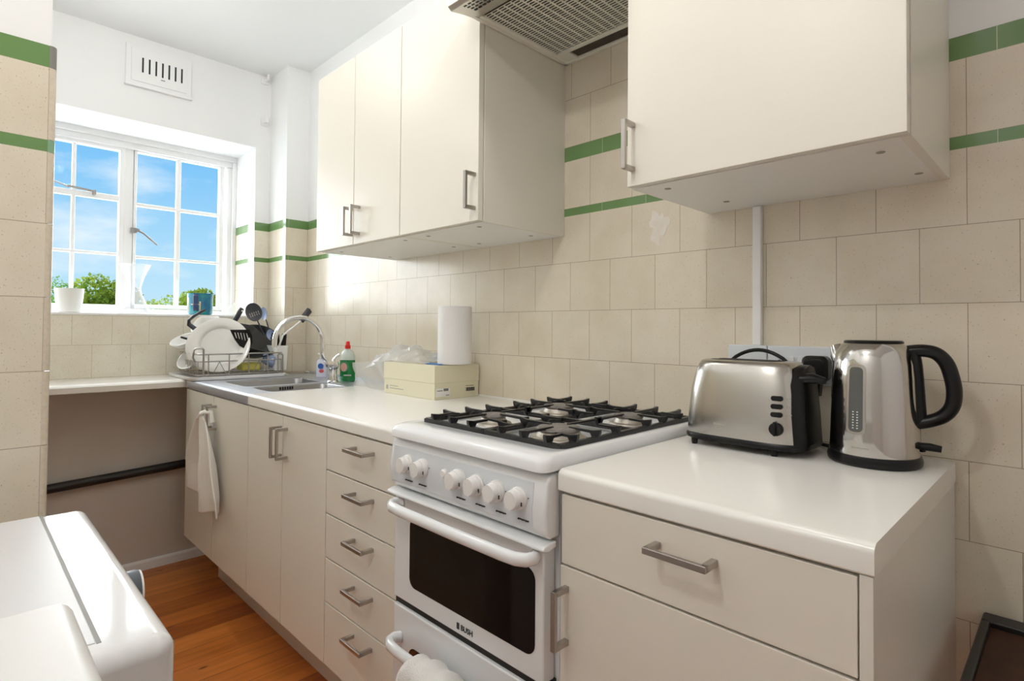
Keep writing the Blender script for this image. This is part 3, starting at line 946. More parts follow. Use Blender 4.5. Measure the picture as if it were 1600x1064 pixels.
# hob top: rounded rim and recess
mb = MB()
def hob_ring(ins, z, r=0.03, front_extra=0.0):
    return rrect(KX0 + ins, KX1 - ins, -0.650 + ins + front_extra, -0.012 - ins * 0.4, r, z, 6)
rings = [hob_ring(0.004, 0.9395, 0.02), hob_ring(0.0, 0.9425, 0.022), hob_ring(0.001, 0.957, 0.024), hob_ring(0.006, 0.9655, 0.028), hob_ring(0.014, 0.9695, 0.03)]
rings.append(rrect(-0.857, -0.397, -0.578, -0.038, 0.03, 0.9700, 6))
rings.append(rrect(-0.852, -0.402, -0.573, -0.043, 0.028, 0.9665, 6))
rings.append(rrect(-0.846, -0.408, -0.567, -0.049, 0.025, 0.9600, 6))
mb.loft(rings, True)
build('hob', mb, 'enamel', t, smooth=50)
# burners
for (bx_, by_, br_) in ((-0.742, -0.430, 0.030), (-0.512, -0.450, 0.046), (-0.742, -0.180, 0.040), (-0.512, -0.180, 0.034)):
    mb = MB(); mb.lathe([(br_ + 0.016, 0), (br_ + 0.014, 0.004), (br_ + 0.004, 0.006), (br_, 0.016), (br_ - 0.004, 0.018)], (bx_, by_, 0.960), 32)
    o = build('burner', mb, 'burner_metal', t, smooth=40)
    mb = MB(); mb.lathe([(br_ + 0.002, 0), (br_ + 0.004, 0.003), (br_, 0.007), (br_ * 0.6, 0.008)], (bx_, by_, 0.978), 32)
    build('burner_cap', mb, 'burner_cap', o, smooth=40)
# pan supports: left and right, each carrying two burners
def support(x0, x1, cx, cys):
    mb = MB()
    zt_, zb_ = 0.986, 0.972
    w_ = 0.011
    y0, y1 = -0.562, -0.054
    def leg(x, yy): mb.box(x - 0.005, x + 0.005, yy - 0.005, yy + 0.005, 0.9605, 0.976)
    def bar(a, b, za=None, zb2=None):
        a3 = (a[0], a[1], (zb_ if za is None else za)); b3 = (b[0], b[1], (zb_ if zb2 is None else zb2))
        mb.bar(a3, b3, w_, 0.011)
    for a, b in (((x0, y0), (x1, y0)), ((x1, y0), (x1, y1)), ((x1, y1), (x0, y1)), ((x0, y1), (x0, y0)), ((x0, (y0 + y1) / 2), (x1, (y0 + y1) / 2))):
        bar(a, b)
    for x in (x0, x1):
        for yy in (y0, y1, (y0 + y1) / 2): leg(x, yy)
    def finger(a, b, w=0.0088):
        """upright flat finger: rises from the rail, runs inward"""
        a = Vector((*a, 0)); b = Vector((*b, 0)); d = (b - a).normalized(); n = Vector((-d.y, d.x, 0)) * w / 2
        L_ = (b - a).length
        prof = [(-0.009, 0.985), (-0.009, 0.9915), (0.010, 0.9885), (L_, 0.9885), (L_, 0.9835), (0.016, 0.9825), (0.009, 0.970), (-0.003, 0.969)]
        mb.loft([[a + d * s_ + n + Vector((0, 0, z_)) for s_, z_ in prof], [a + d * s_ - n + Vector((0, 0, z_)) for s_, z_ in prof]], True)
    mid = (y0 + y1) / 2
    for k, cyy in enumerate(cys):
        ya, yb = (y0, mid) if k == 0 else (mid, y1)
        rc_ = 0.026
        finger((x0, cyy), (cx - rc_, cyy)); finger((x1, cyy), (cx + rc_, cyy))
        finger((cx, ya), (cx, cyy - rc_)); finger((cx, yb), (cx, cyy + rc_))
        for s_ in (-1, 1):
            finger((x0, cyy + s_ * 0.072), (x0 + 0.050, cyy + s_ * 0.072)); finger((x1, cyy + s_ * 0.072), (x1 - 0.050, cyy + s_ * 0.072))
            yy_ = ya if k == 0 else yb
            sg = 1 if k == 0 else -1
            finger((cx + s_ * 0.066, yy_), (cx + s_ * 0.066, yy_ + sg * 0.050))
    return build('pan_support', mb, 'black_enamel', t, bevel=0.0012, seg=1)
support(-0.840, -0.632, -0.742, (-0.430, -0.180))
support(-0.622, -0.413, -0.512, (-0.445, -0.180))
# control panel
mb = MB()
prof = [(-0.60, 0.8210), (-0.628, 0.8205), (-0.640, 0.832), (-0.644, 0.87), (-0.638, 0.92), (-0.630, 0.9345), (-0.60, 0.9375)]
mb.prism(prof, KX0 + 0.001, KX1 - 0.001, 'x')
cp = build('control_panel', mb, 'enamel', t, bevel=0.006, seg=3)
mb = MB()
prof = [(-0.6410, 0.836), (-0.6452, 0.87), (-0.6393, 0.920), (-0.636, 0.920), (-0.636, 0.836)]
mb.prism(prof, -0.862, -0.408, 'x')
build('panel_inlay', mb, 'cool_plastic', cp, bevel=0.002)
mat('knob_white', (0.84, 0.83, 0.82), 0.3)
def knob(x, z, r_, small=False):
    mb = MB(); yb_ = -0.6435
    if small:
        mb.lathe([(r_, 0), (r_, -0.006), (r_ * 0.7, -0.010)], (x, yb_, z), 20, 'y')
        return build('ignition_button', mb, 'knob_white', t)
    mb.lathe([(r_ * 1.02, 0.002), (r_ * 1.02, -0.004), (r_ * 0.95, -0.005), (r_ * 0.92, -0.012), (r_ * 0.84, -0.013)], (x, yb_, z), 32, 'y')
    # grip: round cap with a straight cut side
    pts = []
    for i in range(25):
        a = math.radians(-35 + 250 * i / 24)
        pts.append((x + r_ * 0.82 * math.cos(a), z + r_ * 0.82 * math.sin(a)))
    pts += [(x - r_ * 0.60, z - r_ * 0.82), (x + r_ * 0.10, z - r_ * 0.92)]
    rings = []
    for s_, yy in ((1, yb_ - 0.010), (1, yb_ - 0.022), (0.93, yb_ - 0.0255)):
        rings.append([(x + (a - x) * s_, yy, z + (b - z) * s_) for a, b in pts])
    mb.loft(rings)
    o = build('knob', mb, 'knob_white', t, smooth=40)
    m2 = MB()
    m2.box(x + r_ * 0.80, x + r_ * 0.93, yb_ - 0.0135, yb_ - 0.0125, z - r_ * 0.45, z - r_ * 0.1)
    m2.cyl((x + r_ * 1.15, yb_ - 0.0012, z + r_ * 0.2), 0.0012, 0.0006, 10, 'y')
    build('knob_mark', m2, 'ink', o, smooth=0)
    return o
for x in (-0.796, -0.741, -0.617, -0.558, -0.500, -0.441): knob(x, 0.886, 0.0205)
knob(-0.660, 0.890, 0.0095, True)
for x in (-0.808, -0.755, -0.622, -0.562, -0.503, -0.444):
    mb = MB()
    for k in range(6):
        mb.box(x + k * 0.0048, x + k * 0.0048 + 0.0028, -0.6450, -0.6425, 0.8465 + (k % 2) * 0.0006, 0.8492)
    build('lettering', mb, 'ink', cp, smooth=0)
# grill lip
mb = MB()
prof = [(-0.613, 0.806), (-0.636, 0.801), (-0.646, 0.803), (-0.650, 0.808), (-0.646, 0.813), (-0.632, 0.8165), (-0.613, 0.8175)]
mb.prism(prof, -0.8795, -0.3755, 'x')
build('grill_deflector', mb, 'enamel', t, bevel=0.003)
# oven doors
def oven_door(z0, z1, gz0, gz1, hz_, glass, nm):
    mb = MB(); mb.box(-0.866, -0.388, -0.634, -0.602, z0, z1)
    d = build(nm, mb, 'enamel', t, bevel=0.004)
    mb = MB()
    ring = rrect(-0.801, -0.408, gz0, gz1, 0.022, 0, 6)
    mb.loft([[(p[0], -0.6325, p[1]) for p in ring], [(p[0], -0.6352, p[1]) for p in ring]])
    build('oven_glass', mb, glass, d, smooth=30)
    mb = MB(); R2 = 0.0125
    x0, x1, yo = -0.846, -0.396, -0.672
    pts = [(x0 + 0.012, -0.632, hz_), (x0 + 0.004, -0.648, hz_), (x0 + 0.009, -0.663, hz_), (x0 + 0.026, yo, hz_), (x0 + 0.06, yo - 0.003, hz_), ((x0 + x1) / 2, yo - 0.005, hz_), (x1 - 0.06, yo - 0.003, hz_), (x1 - 0.026, yo, hz_), (x1 - 0.009, -0.663, hz_), (x1 - 0.004, -0.648, hz_), (x1 - 0.012, -0.632, hz_)]
    mb.tube(pts, R2, 14, up=(0, 0, 1), flat=0.85)
    build('door_handle', mb, 'enamel', d, smooth=60)
    return d
oven_door(0.562, 0.800, 0.604, 0.762, 0.788, 'dark_glass', 'grill_door')
oven_door(0.10, 0.546, 0.16, 0.468, 0.4760, 'brown_glass', 'oven_door')
mb = MB(); mb.box(-0.868, -0.386, -0.626, -0.600, 0.545, 0.563)
build('door_gap', mb, 'gap_black', t, smooth=0)
# maker's mark
mb = MB(); mb.box(-0.6285, -0.6215, -0.6356, -0.634, 0.5735, 0.5860)
build('logo_square', mb, 'ink', t, smooth=0)
build('logo_lettering', text_mb('BUSH', 0.0155, (-0.6165, -0.6342, 0.5745), (1, 0, 0), (0, 0, 1), 0.0008), 'ink', t, smooth=0)

# ------------------------------------------------------------------ washing machine and neighbour
t = thing('washing_machine', (-0.745, -1.5, 0.0), 'glossy white washing machine at the lower left', 'washing machine')
mb = MB()
WX0, WX1 = -1.050, -0.432
mb.box(WX0, WX1, -1.80, -1.203, 0.01, 0.851)
build('machine_body', mb, 'enamel_gloss', t, bevel=0.020, seg=5)
mb = MB(); mb.box(WX0 + 0.013, -0.470, -1.79, -1.2740, 0.849, 0.8522)
build('lid', mb, 'lid_white', t, bevel=0.001)
mb = MB(); mb.box(WX0 + 0.012, -0.468, -1.2735, -1.2690, 0.845, 0.8515)
build('lid_groove', mb, 'trim_grey', t, smooth=0)
mb = MB(); mb.box(-0.452, -0.4505, -1.26, -1.2028, 0.02, 0.835); mb.box(-0.4322, -0.4315, -1.78, -1.215, 0.800, 0.8015)
build('panel_joint', mb, 'ink_grey', t, smooth=0)
mb = MB(); mb.lathe([(0.031, 0.0), (0.030, 0.030), (0.028, 0.034)], (-0.79, -1.203, 0.772), 32, 'y')
k = build('programme_knob', mb, 'knob_grey', t)
mb = MB(); mb.lathe([(0.0285, 0.034), (0.0275, 0.037)], (-0.79, -1.203, 0.772), 32, 'y')
build('knob_ring', mb, 'white_plastic', k)
mb = MB(); mb.box(-1.03, -0.87, -1.206, -1.182, 0.745, 0.80)
build('detergent_drawer', mb, 'white_plastic', t, bevel=0.008, seg=3)
t = thing('fridge', (-0.01, -1.6, 0.0), 'taller white appliance top beside the washing machine, bottom left edge', 'fridge')
mb = MB(); mb.box(-0.306, 0.22, -1.88, -1.325, 0.02, 0.955)
build('fridge_body', mb, 'enamel', t, bevel=0.008, seg=3)
mb = MB(); mb.box(-0.309, 0.223, -1.885, -1.316, 0.945, 0.972)
build('fridge_top', mb, 'fridge_white', t, bevel=0.013, seg=4)

# ------------------------------------------------------------------ dark side table at the right
t = thing('side_table', (0.42, -0.18, 0.0), 'dark brown wooden side table with black rim against the tiled wall', 'table')
mb = MB(); TX0, TX1, TY0, TY1 = 0.157, 0.80, -0.40, -0.006
mb.box(TX0, TX1, TY1 - 0.04, TY1, 0.645, 0.675); mb.box(TX0, TX1, TY0, TY0 + 0.02, 0.645, 0.675)
mb.box(TX0, TX0 + 0.014, TY0 + 0.02, TY1 - 0.04, 0.645, 0.675); mb.box(TX1 - 0.014, TX1, TY0 + 0.02, TY1 - 0.04, 0.645, 0.675)
build('rim', mb, 'black_rim', t, bevel=0.004)
mb = MB(); mb.box(TX0 + 0.014, TX1 - 0.014, TY0 + 0.02, TY1 - 0.04, 0.650, 0.664)
build('table_top', mb, 'dark_wood', t)
for x in (TX0 + 0.02, TX1 - 0.045):
    for yy in (TY0 + 0.005, TY1 - 0.03):
        mb = MB(); mb.box(x, x + 0.025, yy, yy + 0.025, 0.0, 0.646)
        build('leg', mb, 'black_rim', t, bevel=0.002)

# ------------------------------------------------------------------ sockets, conduit, plug, cable
mb = MB(); mb.box(-0.2705, -0.2505, -0.016, -0.0005, 1.162, 1.498)
tag(build('cable_conduit', mb, 'white_plastic', bevel=0.002), 'white cable conduit running down the tiles from the right wall cabinet', 'conduit')
t = thing('blank_plate', (-0.28, -0.01, 1.12), 'white blank switch box on the wall behind the toaster, left of the socket', 'socket')
mb = MB(); mb.box(-0.326, -0.2325, -0.026, -0.0005, 1.077, 1.162)
build('back_box', mb, 'cool_plastic', t, bevel=0.003)
t = thing('wall_socket', (-0.16, -0.01, 1.12), 'white double wall socket behind toaster and kettle, plug in its right side', 'socket')
mb = MB(); mb.box(-0.2310, -0.085, -0.026, -0.0005, 1.077, 1.162)
build('socket_plate', mb, 'cool_plastic', t, bevel=0.003)
for x in (-0.176, -0.158):
    mb = MB(); mb.box(x - 0.0055, x + 0.0055, -0.031, -0.025, 1.118, 1.138)
    build('switch', mb, 'white_plastic', t, bevel=0.0015)
mb = MB(); mb.box(-0.206, -0.2005, -0.0272, -0.0255, 1.126, 1.130)
build('socket_hole', mb, 'ink', t, smooth=0)
t = thing('mains_plug', (-0.125, -0.05, 1.11), 'black mains plug pushed into the wall socket', 'plug')
mb = MB()
rings = []
for ins, yy in ((0.004, -0.026), (0.0, -0.034), (0.0, -0.058), (0.006, -0.068)):
    rings.append([(p[0], yy, p[1]) for p in rrect(-0.145 + ins, -0.092 - ins, 1.088 + ins, 1.143 - ins, 0.012, 0)])
mb.loft(rings)
mb.prism([(-0.126, 1.055), (-0.110, 1.055), (-0.106, 1.092), (-0.130, 1.092)], -0.060, -0.038, 'y')
build('plug_body', mb, 'black_plastic', t, bevel=0.002)
mb = MB()
mb.tube([(-0.118, -0.049, 1.058), (-0.120, -0.050, 1.03), (-0.126, -0.046, 1.005), (-0.140, -0.04, 0.985), (-0.147, -0.036, 0.962), (-0.145, -0.030, 0.9505), (-0.12, -0.03, 0.950), (-0.09, -0.045, 0.950), (-0.068, -0.065, 0.9503)], 0.0038, 10)
build('plug_cord', mb, 'black_plastic', t, smooth=60)

# ------------------------------------------------------------------ toaster
t = thing('toaster', (-0.215, -0.148, ZT), 'brushed steel toaster with black controls', 'toaster')
def sup(cx, cyy, a, b, z, n=64, e=4.0, front=0.0):
    pts = []
    for i in range(n):
        th = 2 * PI * i / n
        c, s_ = math.cos(th), math.sin(th)
        pts.append((cx + a * math.copysign(abs(c) ** (2 / e), c), cyy + b * math.copysign(abs(s_) ** (2 / e), s_), z))
    return pts
TCX, TCY = -0.2200, -0.150
mb = MB()
prof = [(0.126, 0.078, 0.966), (0.1265, 0.0785, 0.975), (0.124, 0.077, 1.02), (0.118, 0.073, 1.07), (0.110, 0.067, 1.105), (0.104, 0.062, 1.122), (0.099, 0.057, 1.130), (0.092, 0.050, 1.1325)]
mb.loft([sup(TCX, TCY, a, b, z) for a, b, z in prof])
build('toaster_body', mb, 'steel_brushed', t, smooth=50)
mb = MB()
mb.loft([sup(TCX + 0.002, TCY, a, b, z) for a, b, z in [(0.118, 0.072, 0.956), (0.129, 0.081, 0.960), (0.1315, 0.082, 0.967), (0.127, 0.079, 0.972)]])
build('toaster_base', mb, 'black_plastic', t, smooth=50)
for x, yy in ((-0.316, -0.216), (-0.31, -0.095), (-0.145, -0.216), (-0.12, -0.095)):
    mb = MB(); mb.lathe([(0.006, 0), (0.0075, 0.012)], (x, yy, ZT), 14); build('foot', mb, 'black_plastic', t)
# right black end cap, lever
mb = MB()
rings = []
for k, (xo, hw) in enumerate(((0.010, 0.064), (0.023, 0.058), (0.029, 0.045))):
    rings.append([(TCX + 0.092 + xo + 0.010 * (1 - (z - 0.966) / 0.16), yy, z) for yy, z in
                  [(TCY - hw, 0.962), (TCY - hw * 1.0, 1.03), (TCY - hw * 0.86, 1.09), (TCY - hw * 0.6, 1.122), (TCY, 1.128), (TCY + hw * 0.6, 1.122), (TCY + hw * 0.86, 1.09), (TCY + hw, 1.03), (TCY + hw, 0.962)]])
mb.loft(rings)
build('end_cap', mb, 'black_plastic', t, smooth=60)
mb = MB()
mb.tube([(TCX + 0.108, TCY - 0.030, 1.100), (TCX + 0.135, TCY - 0.028, 1.103), (TCX + 0.158, TCY - 0.026, 1.100)], [0.012, 0.011, 0.006], 14, flat=1.3)
build('lever', mb, 'black_plastic', t, smooth=60)
# slots and warming rack on top
for yy in (TCY - 0.020, TCY + 0.020):
    mb = MB(); mb.box(TCX - 0.075, TCX + 0.060, yy - 0.011, yy + 0.011, 1.1318, 1.1332)
    build('bread_slot', mb, 'gap_black', t, smooth=0)
mb = MB()
mb.tube([(TCX - 0.062 + 0.124 * i / 12, TCY + 0.045, 1.128 + 0.026 * math.sin(PI * i / 12) ** 0.8) for i in range(13)], 0.0042, 8)
build('warming_rack', mb, 'black_plastic', t, smooth=60)
# buttons on the front right, placed on the curved body
def body_pt(xf, z):
    """front surface point of the toaster at x, z"""
    for k in range(len(prof) - 1):
        if prof[k][2] <= z <= prof[k + 1][2]:
            f_ = (z - prof[k][2]) / (prof[k + 1][2] - prof[k][2])
            a = prof[k][0] * (1 - f_) + prof[k + 1][0] * f_; b = prof[k][1] * (1 - f_) + prof[k + 1][1] * f_
    u = min(0.999, abs(xf - TCX) / a)
    return TCY - b * (1 - u ** 4.0) ** (1 / 4.0)
prof = [(0.126, 0.078, 0.966), (0.1265, 0.0785, 0.975), (0.124, 0.077, 1.02), (0.118, 0.073, 1.07), (0.110, 0.067, 1.105), (0.104, 0.062, 1.122)]
XB = -0.1385
for z in (1.062, 1.046, 1.030):
    mb = MB(); yb_ = body_pt(XB, z)
    ring = rrect(XB - 0.0115, XB + 0.0115, z - 0.0052, z + 0.0052, 0.005, 0)
    mb.loft([[(p[0], yb_ + 0.003, p[1]) for p in ring], [(p[0], yb_ - 0.002, p[1]) for p in ring], [(XB + (p[0] - XB) * .85, yb_ - 0.0035, z + (p[1] - z) * .8) for p in ring]])
    build('button', mb, 'black_plastic', t, smooth=40)
z = 1.0015; yb_ = body_pt(XB, z)
mb = MB(); mb.lathe([(0.0135, 0.004), (0.0135, -0.004), (0.012, -0.007)], (XB, yb_, z), 28, 'y'); mb.box(XB - 0.0022, XB + 0.0022, yb_ - 0.012, yb_ - 0.005, z - 0.0125, z + 0.0155)
build('browning_knob', mb, 'black_plastic', t, bevel=0.0006)
mb = MB()
for k in range(9):
    x = -0.267 + k * 0.0031; yb_ = body_pt(x, 1.0)
    mb.box(x, x + 0.0022, yb_ - 0.0004, yb_ + 0.0006, 0.9955, 0.9955 + (0.0035 if k % 3 else 0.0045))
    if 1 < k < 7: mb.box(x, x + 0.0018, yb_ - 0.0008, yb_ + 0.0006, 0.9895, 0.9915)
for z in (1.062, 1.046, 1.030):
    for k in range(3):
        x = XB + 0.0160 + k * 0.0036; yb_ = body_pt(x + 0.002, z)
        mb.box(x, x + 0.0026, yb_ - 0.0006, yb_ + 0.001, z - 0.0012, z + 0.0012)
build('toaster_lettering', mb, 'ink_grey', t, smooth=0)

# ------------------------------------------------------------------ kettle
t = thing('kettle', (0.008, -0.122, ZT), 'polished steel jug kettle with black handle on its base', 'kettle')
KC = (0.006, -0.122)
mb = MB(); mb.lathe([(0.074, 0.0), (0.078, 0.004), (0.079, 0.012), (0.076, 0.020)], (*KC, ZT), 48)
build('kettle_base', mb, 'black_plastic', t)
mb = MB()
kp = [(0.0745, 0.020), (0.0750, 0.024), (0.0740, 0.05), (0.0715, 0.12), (0.0695, 0.165), (0.0675, 0.190), (0.063, 0.210), (0.057, 0.222), (0.051, 0.228), (0.049, 0.2295)]
mb.lathe(kp, (*KC, ZT), 56)
build('kettle_body', mb, 'steel_polished', t, smooth=50)
mb = MB(); mb.lathe([(0.0495, 0.2290), (0.0495, 0.2325), (0.047, 0.2345)], (*KC, ZT), 40)
build('kettle_lid', mb, 'black_plastic', t)
# spout on the far left
mb = MB()
mb.tube([(KC[0] - 0.052, KC[1] + 0.020, ZT + 0.185), (KC[0] - 0.066, KC[1] + 0.026, ZT + 0.205), (KC[0] - 0.073, KC[1] + 0.029, ZT + 0.222)], [0.022, 0.017, 0.011], 14)
build('spout', mb, 'steel_polished', t, smooth=60)
# handle toward +x
HA = math.radians(7)
hd = Vector((math.cos(HA), math.sin(HA), 0))
def hp(r_, z): return (KC[0] + hd.x * r_, KC[1] + hd.y * r_, ZT + z)
mb = MB()
def smooth_path(P, n=5):
    P = [Vector(p) for p in P]; out = []
    for i in range(len(P) - 1):
        p0, p1, p2, p3 = P[max(0, i - 1)], P[i], P[i + 1], P[min(len(P) - 1, i + 2)]
        for k in range(n):
            t_ = k / n
            out.append(0.5 * ((2 * p1) + (p2 - p0) * t_ + (2 * p0 - 5 * p1 + 4 * p2 - p3) * t_ ** 2 + (3 * p1 - p0 - 3 * p2 + p3) * t_ ** 3))
    return out + [P[-1]]
hpts = smooth_path([hp(0.050, 0.214), hp(0.078, 0.217), hp(0.098, 0.212), hp(0.112, 0.196), hp(0.1195, 0.172), hp(0.1235, 0.145), hp(0.1205, 0.118), hp(0.108, 0.099), hp(0.088, 0.088), hp(0.066, 0.081)])
mb.tube(hpts, [0.0135 + 0.001 * math.sin(PI * i / (len(hpts) - 1)) for i in range(len(hpts))], 16, up=(0, 1, 0), flat=0.85)
mb.tube(smooth_path([hp(0.058, 0.214), hp(0.0625, 0.19), hp(0.066, 0.14), hp(0.0685, 0.095), hp(0.070, 0.075)]), 0.0140, 12, up=(0, 1, 0), flat=1.1)
build('kettle_handle', mb, 'black_plastic', t, smooth=60)
mb = MB(); mb.tube([hp(0.070, 0.040), hp(0.088, 0.040), hp(0.105, 0.038)], [0.007, 0.0075, 0.006], 10, up=(0, 1, 0)); mb.tube([hp(0.076, 0.04), hp(0.078, 0.030)], 0.004, 8)
build('power_switch', mb, 'black_plastic', t, smooth=60)
# water gauge
GA = math.radians(-100)
def kr(z):
    for a, b in zip(kp[:-1], kp[1:]):
        if a[1] <= z <= b[1]: return a[0] + (b[0] - a[0]) * (z - a[1]) / (b[1] - a[1])
    return kp[-1][0]
def gauge(half, z0, z1, off, mname, nm, r_=0.010):
    mb = MB(); ring = rrect(-half, half, z0, z1, r_, 0, 6)
    def P(p, o): 
        rr = kr(p[1]) + o; a = GA + p[0] / 0.072
        return (KC[0] + rr * math.cos(a), KC[1] + rr * math.sin(a), ZT + p[1])
    # subdivide vertical by using grid instead of single polygon
    zsn = [z0, z0 + r_ * .15, z0 + r_ * .4, z0 + r_ * .7] + [z0 + r_ + (z1 - z0 - 2 * r_) * i / 5 for i in range(6)] + [z1 - r_ * .7, z1 - r_ * .4, z1 - r_ * .15, z1]
    rows = []
    for zz_ in zsn:
        d_ = min(zz_ - z0, z1 - zz_); w_ = half if d_ >= r_ else half - r_ + math.sqrt(max(0, r_ * r_ - (r_ - d_) ** 2))
        rows.append([P((-w_ + 2 * w_ * k / 6, zz_), off) for k in range(7)])
    for rw in range(len(zsn) - 1):
        for k in range(6):
            mb.add([rows[rw][k], rows[rw][k + 1], rows[rw + 1][k + 1], rows[rw + 1][k]], [(0, 1, 2, 3)])
    return build(nm, mb, mname, t, smooth=0, solid=0.002)
gauge(0.0165, 0.060, 0.190, 0.0006, 'nickel', 'gauge_frame')
gauge(0.0120, 0.065, 0.185, 0.0012, 'gauge', 'water_gauge', 0.008)
mb = MB()
for k in range(7):
    for s_ in (-1, 1):
        zz_ = 0.072 + k * 0.005; a = GA + s_ * 0.0035 / 0.072; rr = kr(zz_) + 0.0028
        c_ = (KC[0] + rr * math.cos(a), KC[1] + rr * math.sin(a), ZT + zz_)
        mb.box(c_[0] - 0.0012, c_[0] + 0.0012, c_[1] - 0.0004, c_[1] + 0.0004, c_[2] - 0.0009, c_[2] + 0.0009)
build('gauge_marks', mb, 'white_plastic', t, smooth=0)
mb = MB()
for k in range(11):
    a = GA + (-0.006 + k * 0.0026) / 0.072; rr = kr(0.036) + 0.0004
    c_ = (KC[0] + rr * math.cos(a), KC[1] + rr * math.sin(a), ZT + 0.036)
    mb.box(c_[0] - 0.0009, c_[0] + 0.0009, c_[1] - 0.0004, c_[1] + 0.0004, c_[2] - 0.001, c_[2] + 0.001)
build('kettle_lettering', mb, 'ink_grey', t, smooth=0)

# ------------------------------------------------------------------ shoe box, roll, bag
t = thing('shoebox', (-1.44, -0.11, ZT), 'pale yellow cardboard shoebox standing on the left worktop', 'box')
BX0, BX1, BY0, BY1 = -1.602, -1.279, -0.209, -0.006
mb = MB(); mb.box(BX0 + 0.002, BX1 - 0.002, BY0 + 0.002, BY1, ZT + 0.0003, 1.05); build('box_body', mb, 'card', t, bevel=0.001)
mb = MB(); mb.box(BX0, BX1, BY0, BY1 + 0.001, 1.003, 1.0645); build('box_lid', mb, 'card_lid', t, bevel=0.0015)
mb = MB()
mb.box(BX1 - 0.0022, BX1 - 0.0012, -0.200, -0.140, 0.956, 0.985)
build('box_label', mb, 'label_paper', t, smooth=0)
mb = MB()
xx = BX1 - 0.0014
for k in range(4): mb.box(xx, xx + 0.0006, -0.196 + k * 0.006, -0.192 + k * 0.006, 0.9755, 0.9785)
for k in range(9): mb.box(xx, xx + 0.0006, -0.168 + k * 0.0024, -0.1665 + k * 0.0024, 0.975, 0.984)
for k in range(4): mb.box(xx, xx + 0.0006, -0.158 + k * 0.004, -0.155 + k * 0.004, 0.959, 0.9615)
build('label_print', mb, 'ink', t, smooth=0)
mb = MB()
for k in range(12): mb.box(xx - 0.0006, xx + 0.0001, -0.066 + k * 0.0034, -0.0643 + k * 0.0034 + (k % 3) * 0.0007, 0.968, 0.981)
for k in range(7): mb.box(xx - 0.0006, xx + 0.0001, -0.066 + k * 0.0055, -0.063 + k * 0.0055, 0.986, 0.9885)
yy = BY0 + 0.0020
build('box_print', mb, 'ink', t, smooth=0)
mb = MB()
mb.box(-1.585, -1.573, yy - 0.0006, yy, 0.962, 0.978)
for k in range(13): mb.box(-1.560 + k * 0.007, -1.5555 + k * 0.007, yy - 0.0006, yy, 0.966, 0.969)
for k in range(8): mb.box(-1.560 + k * 0.007, -1.5555 + k * 0.007, yy - 0.0006, yy, 0.975, 0.978)
build('box_side_print', mb, 'ink_grey', t, smooth=0)
mb = MB(); mb.box(-1.375, -1.292, -0.178, -0.165, 1.0647, 1.0690); mb.box(-1.40, -1.30, -0.166, -0.06, 1.0647, 1.0675)
tag(build('sachet', mb, 'sachet_blue', bevel=0.001), 'flat blue packet under the kitchen roll on the shoebox', 'packet')
t = thing('kitchen_roll', (-1.300, -0.105, 1.0677), 'white kitchen paper roll standing on the shoebox', 'paper roll')
mb = MB()
mb.lathe([(0.019, 0), (0.060, 0), (0.061, 0.003), (0.061, 0.202), (0.060, 0.2055), (0.019, 0.2055)], (-1.300, -0.105, 1.0677), 40)
build('paper', mb, 'paper_towel', t, smooth=50)
mb = MB(); mb.lathe([(0.0205, 0.001), (0.0205, 0.2065), (0.0185, 0.2065), (0.0185, 0.001)], (-1.300, -0.105, 1.0677), 24)
build('cardboard_tube', mb, 'card', t, smooth=50)
# plastic bag, crumpled over the box and worktop
def bagf(u, v):
    x = -1.86 + u * 0.50
    yy = -0.19 + v * 0.155
    base = 1.0665 if x > -1.615 else 1.0665 - (-1.615 - x) * 0.25
    arch = math.sin(PI * min(1, max(0, v))) 
    top = 0.012 + 0.045 * math.sin(PI * min(1, u * 1.02)) ** 0.8
    n = 0.006 * math.sin(23 * u + 9 * v) + 0.005 * math.sin(41 * u - 17 * v) + 0.004 * math.sin(67 * v + 13 * u)
    edge = 1.0 if 0.04 < v < 0.96 else 0
    return (x + 0.006 * math.sin(30 * v), yy + 0.006 * math.sin(25 * u), base + arch * top + n * arch + 0.0015)
mb = MB(); mb.grid(bagf, 44, 22)
def bagside(u, v):
    x = -1.875 + u * 0.26
    z1 = 1.045 + u * 0.02
    z = ZT + 0.002 + v * (z1 - ZT)
    return (x + 0.01 * math.sin(7 * v), -0.185 + 0.05 * u * 0 + 0.012 * math.sin(9 * u + 4 * v) + 0.05 * (1 - v) * 0.4 * math.sin(PI * u), z)
mb.grid(bagside, 20, 12)
tag(build('plastic_bag', mb, 'bag_plastic', smooth=60), 'crumpled clear plastic bag spilling off the left of the shoebox', 'bag')

# ------------------------------------------------------------------ bottles by the tap
t = thing('dish_soap_bottle', (-2.135, -0.085, ZK), 'clear washing up liquid bottle half full of green, with red cap', 'bottle')
c = (-2.110, -0.085, ZK + 0.0005)
def ov(prof, c, n=32, a=1.0, b=0.6, mi=0, mb=None):
    mb = mb or MB(); rot = math.radians(40)
    rings = []
    for r_, h in prof:
        ring = []
        for i in range(n):
            th = 2 * PI * i / n; x, y_ = r_ * a * math.cos(th), r_ * b * math.sin(th)
            ring.append((c[0] + x * math.cos(rot) - y_ * math.sin(rot), c[1] + x * math.sin(rot) + y_ * math.cos(rot), c[2] + h))
        rings.append(ring)
    return mb.loft(rings)
build('liquid', ov([(0.033, 0), (0.036, 0.004), (0.036, 0.05), (0.0355, 0.098)], c), 'soap_green', t, smooth=50)
build('bottle_body', ov([(0.0355, 0.098), (0.034, 0.115), (0.027, 0.135), (0.014, 0.146), (0.012, 0.150)], c), 'clear_bottle', t, smooth=50)
mb = MB(); mb.lathe([(0.013, 0.150), (0.013, 0.165), (0.010, 0.167), (0.0095, 0.180), (0.007, 0.184)], c, 20); build('cap', mb, 'red_cap', t, smooth=40)
